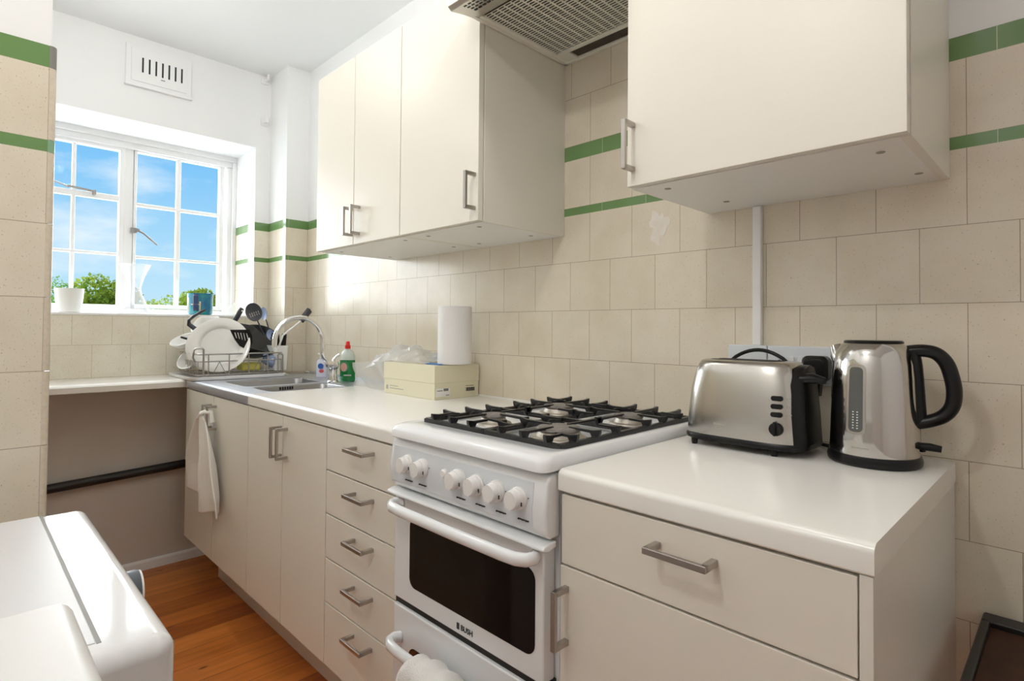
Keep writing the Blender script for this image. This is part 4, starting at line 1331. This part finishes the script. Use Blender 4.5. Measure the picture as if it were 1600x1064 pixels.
# label, on the camera-facing side
nd = Vector((0.70, -0.714, 0)); rd = Vector((0.714, 0.70, 0))
def disc(o_, r1, r2, off, m_, nm, par, n=24):
    mb = MB(); O = Vector(o_) + nd * off
    mb.loft([[O + rd * r1 * math.cos(2 * PI * i / n) + Vector((0, 0, r2 * math.sin(2 * PI * i / n))) + nd * e_ for i in range(n)] for e_ in (0, 0.0008)])
    return build(nm, mb, m_, par, smooth=30)
disc((c[0] - rd.x * 0.008, c[1] - rd.y * 0.008, c[2] + 0.07), 0.020, 0.026, 0.0225, 'label_green', 'label', t)
disc((c[0] - rd.x * 0.010, c[1] - rd.y * 0.010, c[2] + 0.066), 0.015, 0.020, 0.0236, 'label_pink', 'label_picture', t)
mb = MB()
for k in range(6):
    O = Vector((c[0], c[1], c[2] + 0.026)) + rd * (-0.010 + k * 0.006) + nd * 0.0222
    mb.loft([[O, O + rd * 0.004, O + rd * 0.004 + Vector((0, 0, 0.005)), O + Vector((0, 0, 0.005))], [O + nd * 0.001, O + rd * 0.004 + nd * 0.001, O + rd * 0.004 + Vector((0, 0, 0.005)) + nd * 0.001, O + Vector((0, 0, 0.005)) + nd * 0.001]])
build('label_lettering', mb, 'white_plastic', t, smooth=0)
t = thing('hand_soap_bottle', (-2.385, -0.075, ZK), 'small white bottle with blue oval label left of the tap', 'bottle')
c = (-2.385, -0.075, ZK + 0.0005)
build('bottle_body', ov([(0.027, 0), (0.030, 0.004), (0.030, 0.06), (0.026, 0.08), (0.013, 0.090), (0.011, 0.094)], c), 'lilac_plastic', t, smooth=50)
mb = MB(); mb.lathe([(0.014, 0.094), (0.014, 0.098), (0.010, 0.100), (0.010, 0.118), (0.008, 0.122)], c, 20); mb.box(c[0] - 0.006, c[0] + 0.02, c[1] - 0.02, c[1] + 0.004, c[2] + 0.112, c[2] + 0.120)
build('pump', mb, 'white_plastic', t, smooth=40)
disc((c[0], c[1], c[2] + 0.055), 0.014, 0.014, 0.0195, 'label_blue', 'label', t)
disc((c[0] + 0.003, c[1] + 0.003, c[2] + 0.030), 0.012, 0.008, 0.0195, 'label_red', 'label_stripe', t)

# ------------------------------------------------------------------ dish rack and dishes
t = thing('draining_tray', (-2.72, -0.41, ZT), 'white plastic draining tray under the dish rack', 'tray')
mb = MB()
rings = [rrect(-2.915, -2.530, -0.622, -0.195, 0.03, ZT + 0.0005), rrect(-2.922, -2.523, -0.629, -0.188, 0.033, ZT + 0.012), rrect(-2.922, -2.523, -0.629, -0.188, 0.033, ZT + 0.0155),
         rrect(-2.912, -2.533, -0.619, -0.198, 0.03, ZT + 0.0155), rrect(-2.908, -2.537, -0.615, -0.202, 0.028, ZT + 0.008)]
mb.loft(rings)
build('tray', mb, 'white_plastic', t, smooth=40)
mb = MB(); mb.loft([rrect(-2.900, -2.548, -0.600, -0.210, 0.025, ZT + 0.0082), rrect(-2.900, -2.548, -0.600, -0.210, 0.025, ZT + 0.0095)])
build('tray_mat', mb, 'grey_tray', t, smooth=40)
t = thing('dish_rack', (-2.72, -0.40, ZT + 0.01), 'grey wire dish rack on the tray beside the sink', 'dish rack')
RX0, RX1, RY0, RY1, RZ0, RZ1 = -2.885, -2.560, -0.585, -0.200, 0.962, 1.063
wr = 0.0028
mb = MB()
for z, w_ in ((RZ1, 0.0035), (1.030, wr)):
    ring = rrect(RX0, RX1, RY0, RY1, 0.02, z); mb.tube(ring + [ring[0], ring[1]], w_, 6)
ring = rrect(RX0, RX1, RY0, RY1, 0.02, RZ0 + 0.0045); mb.tube(ring + [ring[0], ring[1]], wr, 6)
for yy in (-0.545, -0.455, -0.365, -0.275): 
    for x in (RX0, RX1): mb.tube([(x, yy, RZ0), (x, yy, RZ1)], wr, 6)
for i in range(12):
    x = RX0 + 0.02 + i * 0.026
    for yy in (RY0, RY1): mb.tube([(x, yy, RZ0), (x, yy, 1.030)], 0.0018, 5)
for i in range(14):
    yy = RY0 + 0.02 + i * 0.0265
    mb.tube([(RX0, yy, RZ0 + 0.006), (RX1, yy, RZ0 + 0.006)], 0.0018, 5)
for (a, b, c2) in ((-0.525, -0.4975, -0.470), (-0.345, -0.3175, -0.290)):
    mb.tube([(RX1, a, RZ0 + 0.01), (RX1, b, 1.028)], 0.0018, 5); mb.tube([(RX1, b, 1.028), (RX1, c2, RZ0 + 0.01)], 0.0018, 5)
build('rack_frame', mb, 'wire', t, smooth=60)
for yy in (-0.590, -0.2):
    mb = MB()
    xx = RX1 + 0.002
    if yy < -0.5:
        mb.tube([(xx, -0.567, 0.958), (xx, -0.567, 1.085), (xx, -0.572, 1.091), (xx, -0.60, 1.091), (xx, -0.608, 1.084), (xx, -0.612, 1.05), (xx - 0.01, -0.600, 1.03)], 0.0045, 8)
    else:
        mb.tube([(xx, -0.225, 0.958), (xx, -0.225, 1.05), (xx, -0.222, 1.056), (xx, -0.205, 1.056), (xx, -0.200, 1.05), (xx, -0.200, 0.958)], 0.0042, 8)
    build('rack_handle', mb, 'wire', t, smooth=60)

def place(mb, loc, face, up=(0, 0, 1), roll=0):
    """local z -> face, local y -> up"""
    zz_ = Vector(face).normalized(); u = Vector(up); y_ = (u - zz_ * u.dot(zz_)).normalized(); x_ = y_.cross(zz_)
    m_ = Matrix((x_, y_, zz_)).transposed().to_4x4()
    m_ = Matrix.Translation(Vector(loc)) @ m_ @ Matrix.Rotation(roll, 4, 'Z')
    return mb.xf(m_)
# dinner plate seen face on, rim leaning back
mb = MB()
mb.lathe([(0.0, 0.004), (0.070, 0.004), (0.092, 0.009), (0.132, 0.021), (0.134, 0.0235), (0.131, 0.0245), (0.098, 0.020), (0.090, 0.0175), (0.084, 0.009), (0.0, 0.008)], (0, 0, 0), 64)
place(mb, (-2.635, -0.470, 1.100), (0.80, -0.42, 0.26))
tag(build('dinner_plate', mb, 'china', smooth=50), 'large white dinner plate standing on edge in the dish rack', 'plate', 'plates in the rack')
mb = MB()
mb.lathe([(0.0, 0.004), (0.065, 0.004), (0.085, 0.009), (0.122, 0.020), (0.124, 0.0225), (0.121, 0.0235), (0.085, 0.013), (0.065, 0.008), (0.0, 0.008)], (0, 0, 0), 56)
place(mb, (-2.685, -0.480, 1.092), (0.80, -0.42, 0.24))
tag(build('dinner_plate', mb, 'china', smooth=50), 'second white plate mostly hidden behind the large plate', 'plate', 'plates in the rack')
# white oblong dish behind
mb = MB()
rings = [rrect(-0.065, 0.065, -0.035, 0.035, 0.03, 0), rrect(-0.078, 0.078, -0.045, 0.045, 0.035, 0.030), rrect(-0.082, 0.082, -0.049, 0.049, 0.036, 0.032), rrect(-0.075, 0.075, -0.042, 0.042, 0.033, 0.029), rrect(-0.062, 0.062, -0.033, 0.033, 0.03, 0.006)]
mb.loft(rings)
place(mb, (-2.790, -0.475, 1.185), (0.35, -0.75, 0.55), (0.0, 0.6, 0.8), 0.25)
tag(build('oval_dish', mb, 'china', smooth=50), 'white oven dish tilted on top behind the plates', 'dish')
# white bowls at the left end
for (loc, dr, lb, s_) in (((-2.800, -0.575, 1.095), (0.25, -0.45, 0.85), 'white bowl at the left end of the rack, upper of two', 1.0), ((-2.745, -0.555, 1.015), (0.35, -0.65, 0.55), 'white bowl at the left end of the rack, lower of two', 1.0)):
    mb = MB(); mb.lathe([(0.0, 0.0), (0.025, 0.0), (0.045, 0.012), (0.058, 0.034), (0.060, 0.040), (0.057, 0.040), (0.043, 0.016), (0.02, 0.006), (0.0, 0.006)], (0, 0, 0), 40)
    place(mb, loc, dr)
    tag(build('bowl', mb, 'china', smooth=50), lb, 'bowl', 'bowls in the rack')
# curved dark handle (pan) at the top left
t = thing('saucepan', (-2.81, -0.50, 1.0), 'steel saucepan behind the plates, its curved black handle sticking up', 'pan')
mb = MB(); mb.lathe([(0.0, 0), (0.062, 0), (0.066, 0.006), (0.067, 0.075), (0.070, 0.077), (0.065, 0.077), (0.064, 0.008), (0, 0.004)], (0, 0, 0), 40)
place(mb, (-2.815, -0.47, 1.05), (-0.2, -0.35, 0.75))
build('pan_body', mb, 'burner_metal', t, smooth=50)
mb = MB(); mb.tube([(-2.79, -0.515, 1.165), (-2.775, -0.545, 1.180), (-2.765, -0.575, 1.202), (-2.757, -0.577, 1.222), (-2.752, -0.556, 1.243), (-2.75, -0.525, 1.265), (-2.75, -0.508, 1.274)], [0.011, 0.012, 0.012, 0.011, 0.011, 0.011, 0.009], 10, flat=0.6)
build('pan_handle', mb, 'charcoal', t, smooth=60)
# frying pan, black, leaning at the right
t = thing('frying_pan', (-2.68, -0.27, 1.08), 'black frying pan leaning in the rack with its handle up', 'pan')
mb = MB(); mb.lathe([(0.0, 0.0), (0.085, 0.0), (0.100, 0.010), (0.118, 0.034), (0.120, 0.037), (0.116, 0.037), (0.096, 0.012), (0.083, 0.004), (0.0, 0.004)], (0, 0, 0), 48)
place(mb, (-2.700, -0.290, 1.095), (0.55, -0.20, 0.62))
build('pan_body', mb, 'black_enamel', t, smooth=50)
mb = MB(); mb.tube([(-2.73, -0.395, 1.185), (-2.715, -0.392, 1.205), (-2.70, -0.380, 1.232), (-2.70, -0.362, 1.268), (-2.70, -0.352, 1.285)], [0.010, 0.011, 0.0135, 0.0145, 0.012], 12, flat=0.6, up=(0, 1, 0.3))
build('pan_handle', mb, 'charcoal', t, smooth=60)
mb = MB(); mb.cyl((-2.688, -0.356, 1.272), 0.004, 0.003, 10, 'x'); build('hanging_hole', mb, 'china', t)
# black baking tin (dark wedge)
mb = MB()
mb.add([(-2.66, -0.375, 1.075), (-2.66, -0.165, 1.065), (-2.70, -0.215, 1.125), (-2.72, -0.290, 1.200), (-2.72, -0.352, 1.212), (-2.72, -0.392, 1.185),
        (-2.685, -0.375, 1.070), (-2.685, -0.165, 1.060), (-2.725, -0.215, 1.122), (-2.745, -0.290, 1.197), (-2.745, -0.352, 1.208), (-2.745, -0.392, 1.180)],
       [(0, 1, 2, 3, 4, 5), (11, 10, 9, 8, 7, 6), (0, 6, 7, 1), (1, 7, 8, 2), (2, 8, 9, 3), (3, 9, 10, 4), (4, 10, 11, 5), (5, 11, 6, 0)])
tag(build('baking_tin', mb, 'black_enamel', bevel=0.006), 'black baking tin propped on the rack rail right of the plate', 'tin')
# slotted turner hanging over the plate
t = thing('slotted_turner', (-2.57, -0.38, 1.13), 'black slotted turner lying against the white plate', 'utensil')
mb = MB()
A = [(-0.4525, 1.1780), (-0.3640, 1.1790), (-0.3500, 1.150), (-0.3480, 1.115), (-0.3600, 1.088), (-0.3780, 1.083), (-0.4080, 1.100), (-0.4300, 1.130)]
def turner(mb):
    # plate with five slots
    bm = bmesh.new(); edges = []
    def loop(pts):
        vs = [bm.verts.new((0, p[0], p[1])) for p in pts]
        for i in range(len(vs)): edges.append(bm.edges.new((vs[i], vs[(i + 1) % len(vs)])))
    loop(A)
    S = []
    for k in range(5):
        y0 = -0.433 + k * 0.0135; zt_, zb_ = 1.165 - 0.001 * k, 1.138 - k * 0.004 + (0.010 if k == 4 else 0)
        s_ = [(y0, zt_), (y0 + 0.005, zt_), (y0 + 0.0135, zb_), (y0 + 0.0085, zb_)]
        S.append(s_); loop(s_)
    bmesh.ops.triangle_fill(bm, edges=edges, use_beauty=True)
    bm.verts.index_update(); bm.faces.ensure_lookup_table()
    vs = [v.co.copy() for v in bm.verts]
    fs = []
    for f in bm.faces:
        ids = [v.index for v in f.verts]
        inside = any(all(8 + 4 * k <= i < 12 + 4 * k for i in ids) for k in range(5))
        if not inside: fs.append(tuple(ids))
    bm.free()
    mb.add([(-2.585 - (1.18 - v.z) * 0.0 + 0.02, v.y, v.z) for v in vs], fs)
turner(mb)
build('blade', mb, 'black_plastic', t, smooth=0, solid=0.003)
mb = MB(); mb.tube([(-2.565, -0.372, 1.092), (-2.57, -0.345, 1.082), (-2.58, -0.31, 1.074), (-2.60, -0.26, 1.062), (-2.63, -0.22, 1.02)], [0.006, 0.005, 0.005, 0.006, 0.006], 8)
build('handle', mb, 'black_plastic', t, smooth=60)
# cutlery holder and what stands in it
mb = MB()
rings = [rrect(-2.70, -2.585, -0.232, -0.165, 0.015, 0.972), rrect(-2.705, -2.580, -0.236, -0.158, 0.016, 1.098), rrect(-2.701, -2.584, -0.232, -0.162, 0.014, 1.098), rrect(-2.697, -2.589, -0.228, -0.168, 0.013, 0.978)]
mb.loft(rings)
tag(build('cutlery_holder', mb, 'china', smooth=40), 'white cutlery holder at the right end of the dish rack', 'holder')
def spoon(name, label, head, cc, rad, tail, m_h, holes=False, norm=(0.8, -0.5, 0.1), sy2=1.25):
    t = thing(name, cc, label, 'utensil', 'utensils standing in the rack')
    mb = MB()
    mb.lathe([(0.0, -0.006), (rad * 0.6, -0.004), (rad * 0.95, 0.003), (rad, 0.006), (rad * 0.93, 0.005), (rad * 0.6, -0.001), (0.0, -0.003)], (0, 0, 0), 32, sy=sy2)
    d_ = Vector(head) - Vector(tail)
    place(mb, head, norm, d_)
    h = build('head', mb, m_h, t, smooth=50)
    if holes:
        mb = MB()
        for k in range(5):
            for j in range(2):
                mb.box(-rad * 0.6 + k * rad * 0.27, -rad * 0.6 + k * rad * 0.27 + 0.003, -rad * 0.5 + j * 0.012, -rad * 0.5 + j * 0.012 + 0.008, 0.0005, 0.0025)
        place(mb, head, norm, d_); build('perforation', mb, 'nickel', h, smooth=0)
    mb = MB(); b_ = Vector(head) - d_.normalized() * rad * sy2 * 0.95
    mb.tube([b_, (b_ + Vector(tail)) / 2 + Vector((0.0, 0.004, 0)), tail], [0.0035, 0.0045, 0.006], 8)
    build('handle', mb, 'charcoal', t, smooth=60)
    return t
spoon('slotted_spoon', 'black slotted spoon with round head standing highest in the rack', (-2.75, -0.275, 1.268), (-2.75, -0.275, 1.268), 0.040, (-2.68, -0.205, 1.04), 'charcoal', True)
spoon('ladle', 'pale blue edged ladle behind the black slotted spoon', (-2.765, -0.215, 1.262), (-2.765, -0.215, 1.262), 0.024, (-2.66, -0.195, 1.03), 'blue_dish', False, (0.3, -0.9, 0.1), 1.5)
spoon('serving_spoon', 'short blue grey spoon between the ladle and the tap', (-2.70, -0.205, 1.150), (-2.70, -0.205, 1.15), 0.020, (-2.66, -0.185, 1.02), 'blue_dish', False, (0.8, -0.6, 0.1), 1.5)
for (a, b, lb) in (((-2.62, -0.196, 1.045), (-2.61, -0.213, 1.168), 'left black knife handle in the cutlery holder'), ((-2.61, -0.180, 1.045), (-2.60, -0.176, 1.158), 'right black knife handle in the cutlery holder')):
    mb = MB(); mb.bar(a, b, 0.022, 0.014, up=(0.7, -0.7, 0)); 
    tag(build('knife', mb, 'black_plastic', bevel=0.003), lb, 'knife', 'knives in the cutlery holder')
t = thing('dish_brush', (-2.57, -0.12, 1.2), 'white handled dish brush with black bristle head leaning up to the right', 'brush')
mb = MB(); mb.tube([(-2.60, -0.205, 1.09), (-2.57, -0.196, 1.150), (-2.555, -0.155, 1.188), (-2.55, -0.115, 1.222), (-2.55, -0.10, 1.233)], 0.0045, 8)
build('handle', mb, 'china', t, smooth=60)
mb = MB(); mb.bar((-2.55, -0.113, 1.224), (-2.55, -0.066, 1.284), 0.020, 0.034, up=(0.6, -0.6, 0.5))
build('brush_head', mb, 'charcoal', t, bevel=0.004)
mb = MB(); mb.bar((-2.80, -0.600, 1.140), (-2.77, -0.560, 1.125), 0.014, 0.010)
tag(build('peeler', mb, 'black_plastic', bevel=0.003), 'small black handle poking out above the bowls at the left of the rack', 'utensil')
# sponge and small dishes at the bottom of the rack
mb = MB(); mb.box(-2.70, -2.62, -0.375, -0.285, 0.9745, 1.012)
tag(build('sponge', mb, 'sponge_yellow', bevel=0.010, seg=3), 'yellow sponge at the bottom of the dish rack', 'sponge')
mb = MB(); mb.lathe([(0.0, 0.0), (0.020, 0.0), (0.034, 0.03), (0.0365, 0.06), (0.034, 0.06), (0.031, 0.03), (0.018, 0.004), (0.0, 0.004)], (0, 0, 0), 36)
place(mb, (-2.635, -0.272, 1.035), (0.3, 0.75, -0.2))
tag(build('glass_tumbler', mb, 'blue_dish', smooth=50), 'bluish tumbler lying in the rack under the baking tin', 'glass')
mb = MB(); mb.box(-2.615, -2.575, -0.290, -0.235, 0.9740, 0.982)
tag(build('scouring_pad', mb, 'grey_tray', bevel=0.003), 'flat pale grey scouring pad at the front of the rack', 'pad')

# ------------------------------------------------------------------ window sill things
mb = MB(); c = (-3.06, -1.004, ZS + 0.0005)
mb.lathe([(0.030, 0.0), (0.046, 0.002), (0.048, 0.010), (0.056, 0.108), (0.057, 0.113), (0.054, 0.113), (0.046, 0.02), (0.0, 0.012)], c, 40)
tag(build('plant_pot', mb, 'china', smooth=50), 'small white empty pot at the left end of the window sill', 'pot')
mb = MB(); c = (-3.06, -0.744, ZS + 0.0005)
cp2 = [(0.066, 0.0), (0.068, 0.004), (0.060, 0.03), (0.044, 0.07), (0.029, 0.105), (0.0255, 0.125), (0.029, 0.148), (0.042, 0.19), (0.057, 0.225), (0.0655, 0.246), (0.067, 0.248), (0.064, 0.246)]
cp2 += [(r_ - 0.003, h) for r_, h in cp2[8:3:-1]] + [(0.05, 0.05), (0.06, 0.012), (0.0, 0.010)]
mb.lathe(cp2, c, 48)
tag(build('carafe', mb, 'carafe_glass', smooth=60), 'waisted clear glass carafe in the middle of the window sill', 'carafe')
t = thing('mug', (-3.02, -0.454, ZS), 'teal and blue patterned mug on the window sill', 'mug')
c = (-3.02, -0.454, ZS + 0.0005)
mb = MB(); mb.lathe([(0.048, 0.0), (0.056, 0.003), (0.0585, 0.012), (0.0605, 0.110), (0.0615, 0.1135), (0.058, 0.1135), (0.056, 0.012), (0.0, 0.010)], c, 48)
build('mug_body', mb, 'mug_teal', t, smooth=50)
def mugpatch(a0, a1, z0, z1, m_, nm):
    mb = MB()
    def f(u, v):
        z = z0 + (z1 - z0) * v; r_ = 0.0585 + (z - 0.012) / 0.098 * 0.0020 + 0.0006; a = math.radians(a0 + (a1 - a0) * u)
        return (c[0] + r_ * math.cos(a), c[1] + r_ * math.sin(a), c[2] + z)
    mb.grid(f, 8, 6); build(nm, mb, m_, t, smooth=60, solid=0.0006)
mugpatch(-105, -88, 0.02, 0.104, 'mug_pale', 'pattern_pale'); mugpatch(-50, -25, 0.02, 0.108, 'mug_navy', 'pattern_navy')
mugpatch(-80, -76, 0.015, 0.09, 'mug_gold', 'pattern_gold'); mugpatch(-62, -15, 0.052, 0.056, 'mug_gold', 'pattern_gold'); mugpatch(-20, -14, 0.02, 0.07, 'mug_gold', 'pattern_gold')
mb = MB()
def shf(u, v):
    a = Vector((-3.01, -0.365, ZS + 0.002)); b = Vector((-2.975, -0.225, ZS + 0.002)); p = a.lerp(b, u)
    top = ZS + 0.004 + 0.125 * u
    return (p.x - 0.01 * math.sin(6 * u) - 0.02 * v, p.y + 0.004 * math.sin(9 * v), ZS + 0.002 + (top - ZS) * v)
mb.grid(shf, 12, 10)
tag(build('plastic_sheet', mb, 'thin_plastic', smooth=60), 'clear folded plastic sheet in the right corner of the window sill', 'plastic sheet')

# ------------------------------------------------------------------ towels
def towel1(u, v):
    # hangs on the two sink cabinet handles
    xl = -2.285 + (-2.445 + 2.285) * min(1, v * 1.6) ** 0.8 + 0.0 * v
    xr = -2.215 + (-2.060 + 2.215) * min(1, v * 1.2) ** 0.75
    x = xl + (xr - xl) * u
    bot = 0.452 + 0.055 * abs(2 * u - 1) * (1 if u < 0.5 else -0.1) + 0.012 * math.sin(9 * u)
    z = 0.812 + (bot - 0.812) * v
    if v < 0.10: z += 0.02 * math.sin(PI * u) 
    amp = 0.004 + 0.014 * min(1, v * 2)
    yy = -0.655 - amp * math.sin(2 * PI * (u * 2.0 + 0.1)) - 0.004 * math.sin(17 * u + 5 * v) + (0.016 * v)
    return (x, yy - 0.006, z)
mb = MB(); mb.grid(towel1, 48, 48)
t = tag(build('hand_towel', mb, 'towel_cream', smooth=80, solid=0.006), 'cream towel hanging from the sink cabinet handles', 'towel', None)
mb = MB()
mb.tube([(-2.286, -0.650, 0.800), (-2.270, -0.662, 0.822), (-2.246, -0.664, 0.838), (-2.232, -0.655, 0.845), (-2.226, -0.632, 0.842), (-2.222, -0.628, 0.80)], [0.012, 0.013, 0.011, 0.010, 0.010, 0.014], 12, flat=0.6)
build('towel_loop', mb, 'towel_cream', t, smooth=80)
def towel2(u, v):
    s_ = (v - 0.42) * 0.60            # signed arc length, 0 at the top of the rail
    e_ = abs(2 * u - 1)
    R3 = 0.024 + 0.014 * math.sqrt(max(0, 1 - e_ ** 2)) + 0.003 * math.sin(17 * u + 2 * v)
    cyy, cz = -0.690, 0.476
    arc = R3 * PI / 2
    if abs(s_) < arc:
        a = s_ / R3
        yy, z = cyy + R3 * math.sin(a), cz + R3 * math.cos(a)
    else:
        yy = cyy + math.copysign(R3, s_); z = cz - (abs(s_) - arc)
    if s_ < 0: yy -= 0.005 * math.sin(2 * PI * (u * 1.7 + 0.2)) * min(1, -s_ / 0.06)
    if yy > -0.652: yy = -0.652 + (yy + 0.652) * 0.1
    x = -0.700 + 0.135 * u + (u - 0.4) * 0.35 * abs(v - 0.42)
    return (x, yy, z)
mb = MB(); mb.grid(towel2, 30, 60)
tag(build('tea_towel', mb, 'towel_white', smooth=80, solid=0.007), 'white towel draped over the lower oven door handle', 'towel')

# ------------------------------------------------------------------ plaster stain on tiles
mb = MB(); pts = []
for i in range(26):
    a = 2 * PI * i / 26; r_ = 1 + 0.22 * math.sin(3 * a + 1) + 0.15 * math.sin(7 * a) + random.uniform(-0.12, 0.12)
    pts.append((-0.536 + 0.030 * r_ * math.cos(a), 1.486 + 0.043 * r_ * math.sin(a)))
mb.prism(pts, -0.0008, 0.0, 'y')
tag(build('plaster_patch', mb, 'plaster_stain', smooth=0), 'rough pale plaster mark on the tiles under the green band', 'stain')

# ------------------------------------------------------------------ trees outside
def tree(loc, blobs, seed, leaf, lb, n_leaf=2600, ls=0.11):
    rnd = random.Random(seed)
    t = thing('tree', (loc[0], loc[1], -7.0), lb, 'tree', 'trees beyond the window')
    mb = MB(); mb.tube([(loc[0], loc[1], -7.0), (loc[0] + 0.1, loc[1], -3), (loc[0], loc[1] + 0.1, loc[2] - 0.3)], [0.28, 0.2, 0.08], 8)
    build('trunk', mb, 'bark', t)
    mb = MB(); tot = sum(b[3] ** 2 for b in blobs)
    for (bx2, by2, bz2, br2) in blobs:
        for _ in range(int(n_leaf * br2 ** 2 / tot)):
            d_ = Vector((rnd.gauss(0, 1), rnd.gauss(0, 1), rnd.gauss(0, 1))).normalized()
            rr = br2 * (0.55 + 0.5 * rnd.random() ** 0.6)
            p = Vector((loc[0] + bx2, loc[1] + by2, loc[2] + bz2)) + Vector((d_.x * rr, d_.y * rr, d_.z * rr * 0.8))
            a = Vector((rnd.gauss(0, 1), rnd.gauss(0, 1), rnd.gauss(0, 1))).normalized(); b = a.cross(d_ + Vector((0.01, 0, 0))).normalized()
            s_ = ls * rnd.uniform(0.5, 1.1)
            k = len(mb.v); mb.v += [tuple(p - a * s_ * 0.5), tuple(p + b * s_ * 0.35), tuple(p + a * s_ * 0.5), tuple(p - b * s_ * 0.35)]
            mb.face((k, k + 1, k + 2, k + 3))
    build('foliage', mb, leaf, t, smooth=0)
    return t
tree((-23.0, 0.45, 1.90), [(0, 0, 0, 1.15), (0, -0.8, 0.1, 1.0), (0, 0.5, 0.25, 0.5)], 1, 'leaf_dark', 'dark leafy tree seen through the leftmost panes', 2600)
tree((-14.8, 1.00, 1.36), [(0, 0, 0, 0.75), (0.2, -0.2, 0.55, 0.45), (0.1, 0.45, -0.1, 0.5), (0.1, 0.25, 0.5, 0.35), (0.2, -0.4, 0, 0.5), (0.1, 0.5, 0.45, 0.18)], 2, 'leaf_mid', 'broad green tree behind the left casement above the white pot', 4200)
tree((-20.5, 2.9, 1.30), [(0, 0, 0.1, 0.75), (0, 0.8, 0.25, 0.75), (0, 1.5, 0.1, 0.75), (0, -0.8, 0.1, 0.7), (0, 1.25, 0.75, 0.3)], 3, 'leaf_bright', 'low bright tree line behind the carafe', 4000)
tree((-17.5, 3.70, 1.45), [(0, 0, 0, 0.66), (0, -0.25, 0.45, 0.36), (0, 0.25, 0.4, 0.34), (0, 0.0, 0.58, 0.28), (0, 0.5, -0.1, 0.45)], 4, 'leaf_mid', 'round topped tree behind the blue mug', 3600)
mb = MB(); mb.add([(-200, -150, -7), (-4, -150, -7), (-4, 150, -7), (-200, 150, -7)], [(0, 1, 2, 3)])
struct('ground', mb, 'bounce_ground', 'unseen ground far below the window, kept pale to bounce sunlight up', 'ground', smooth=0)
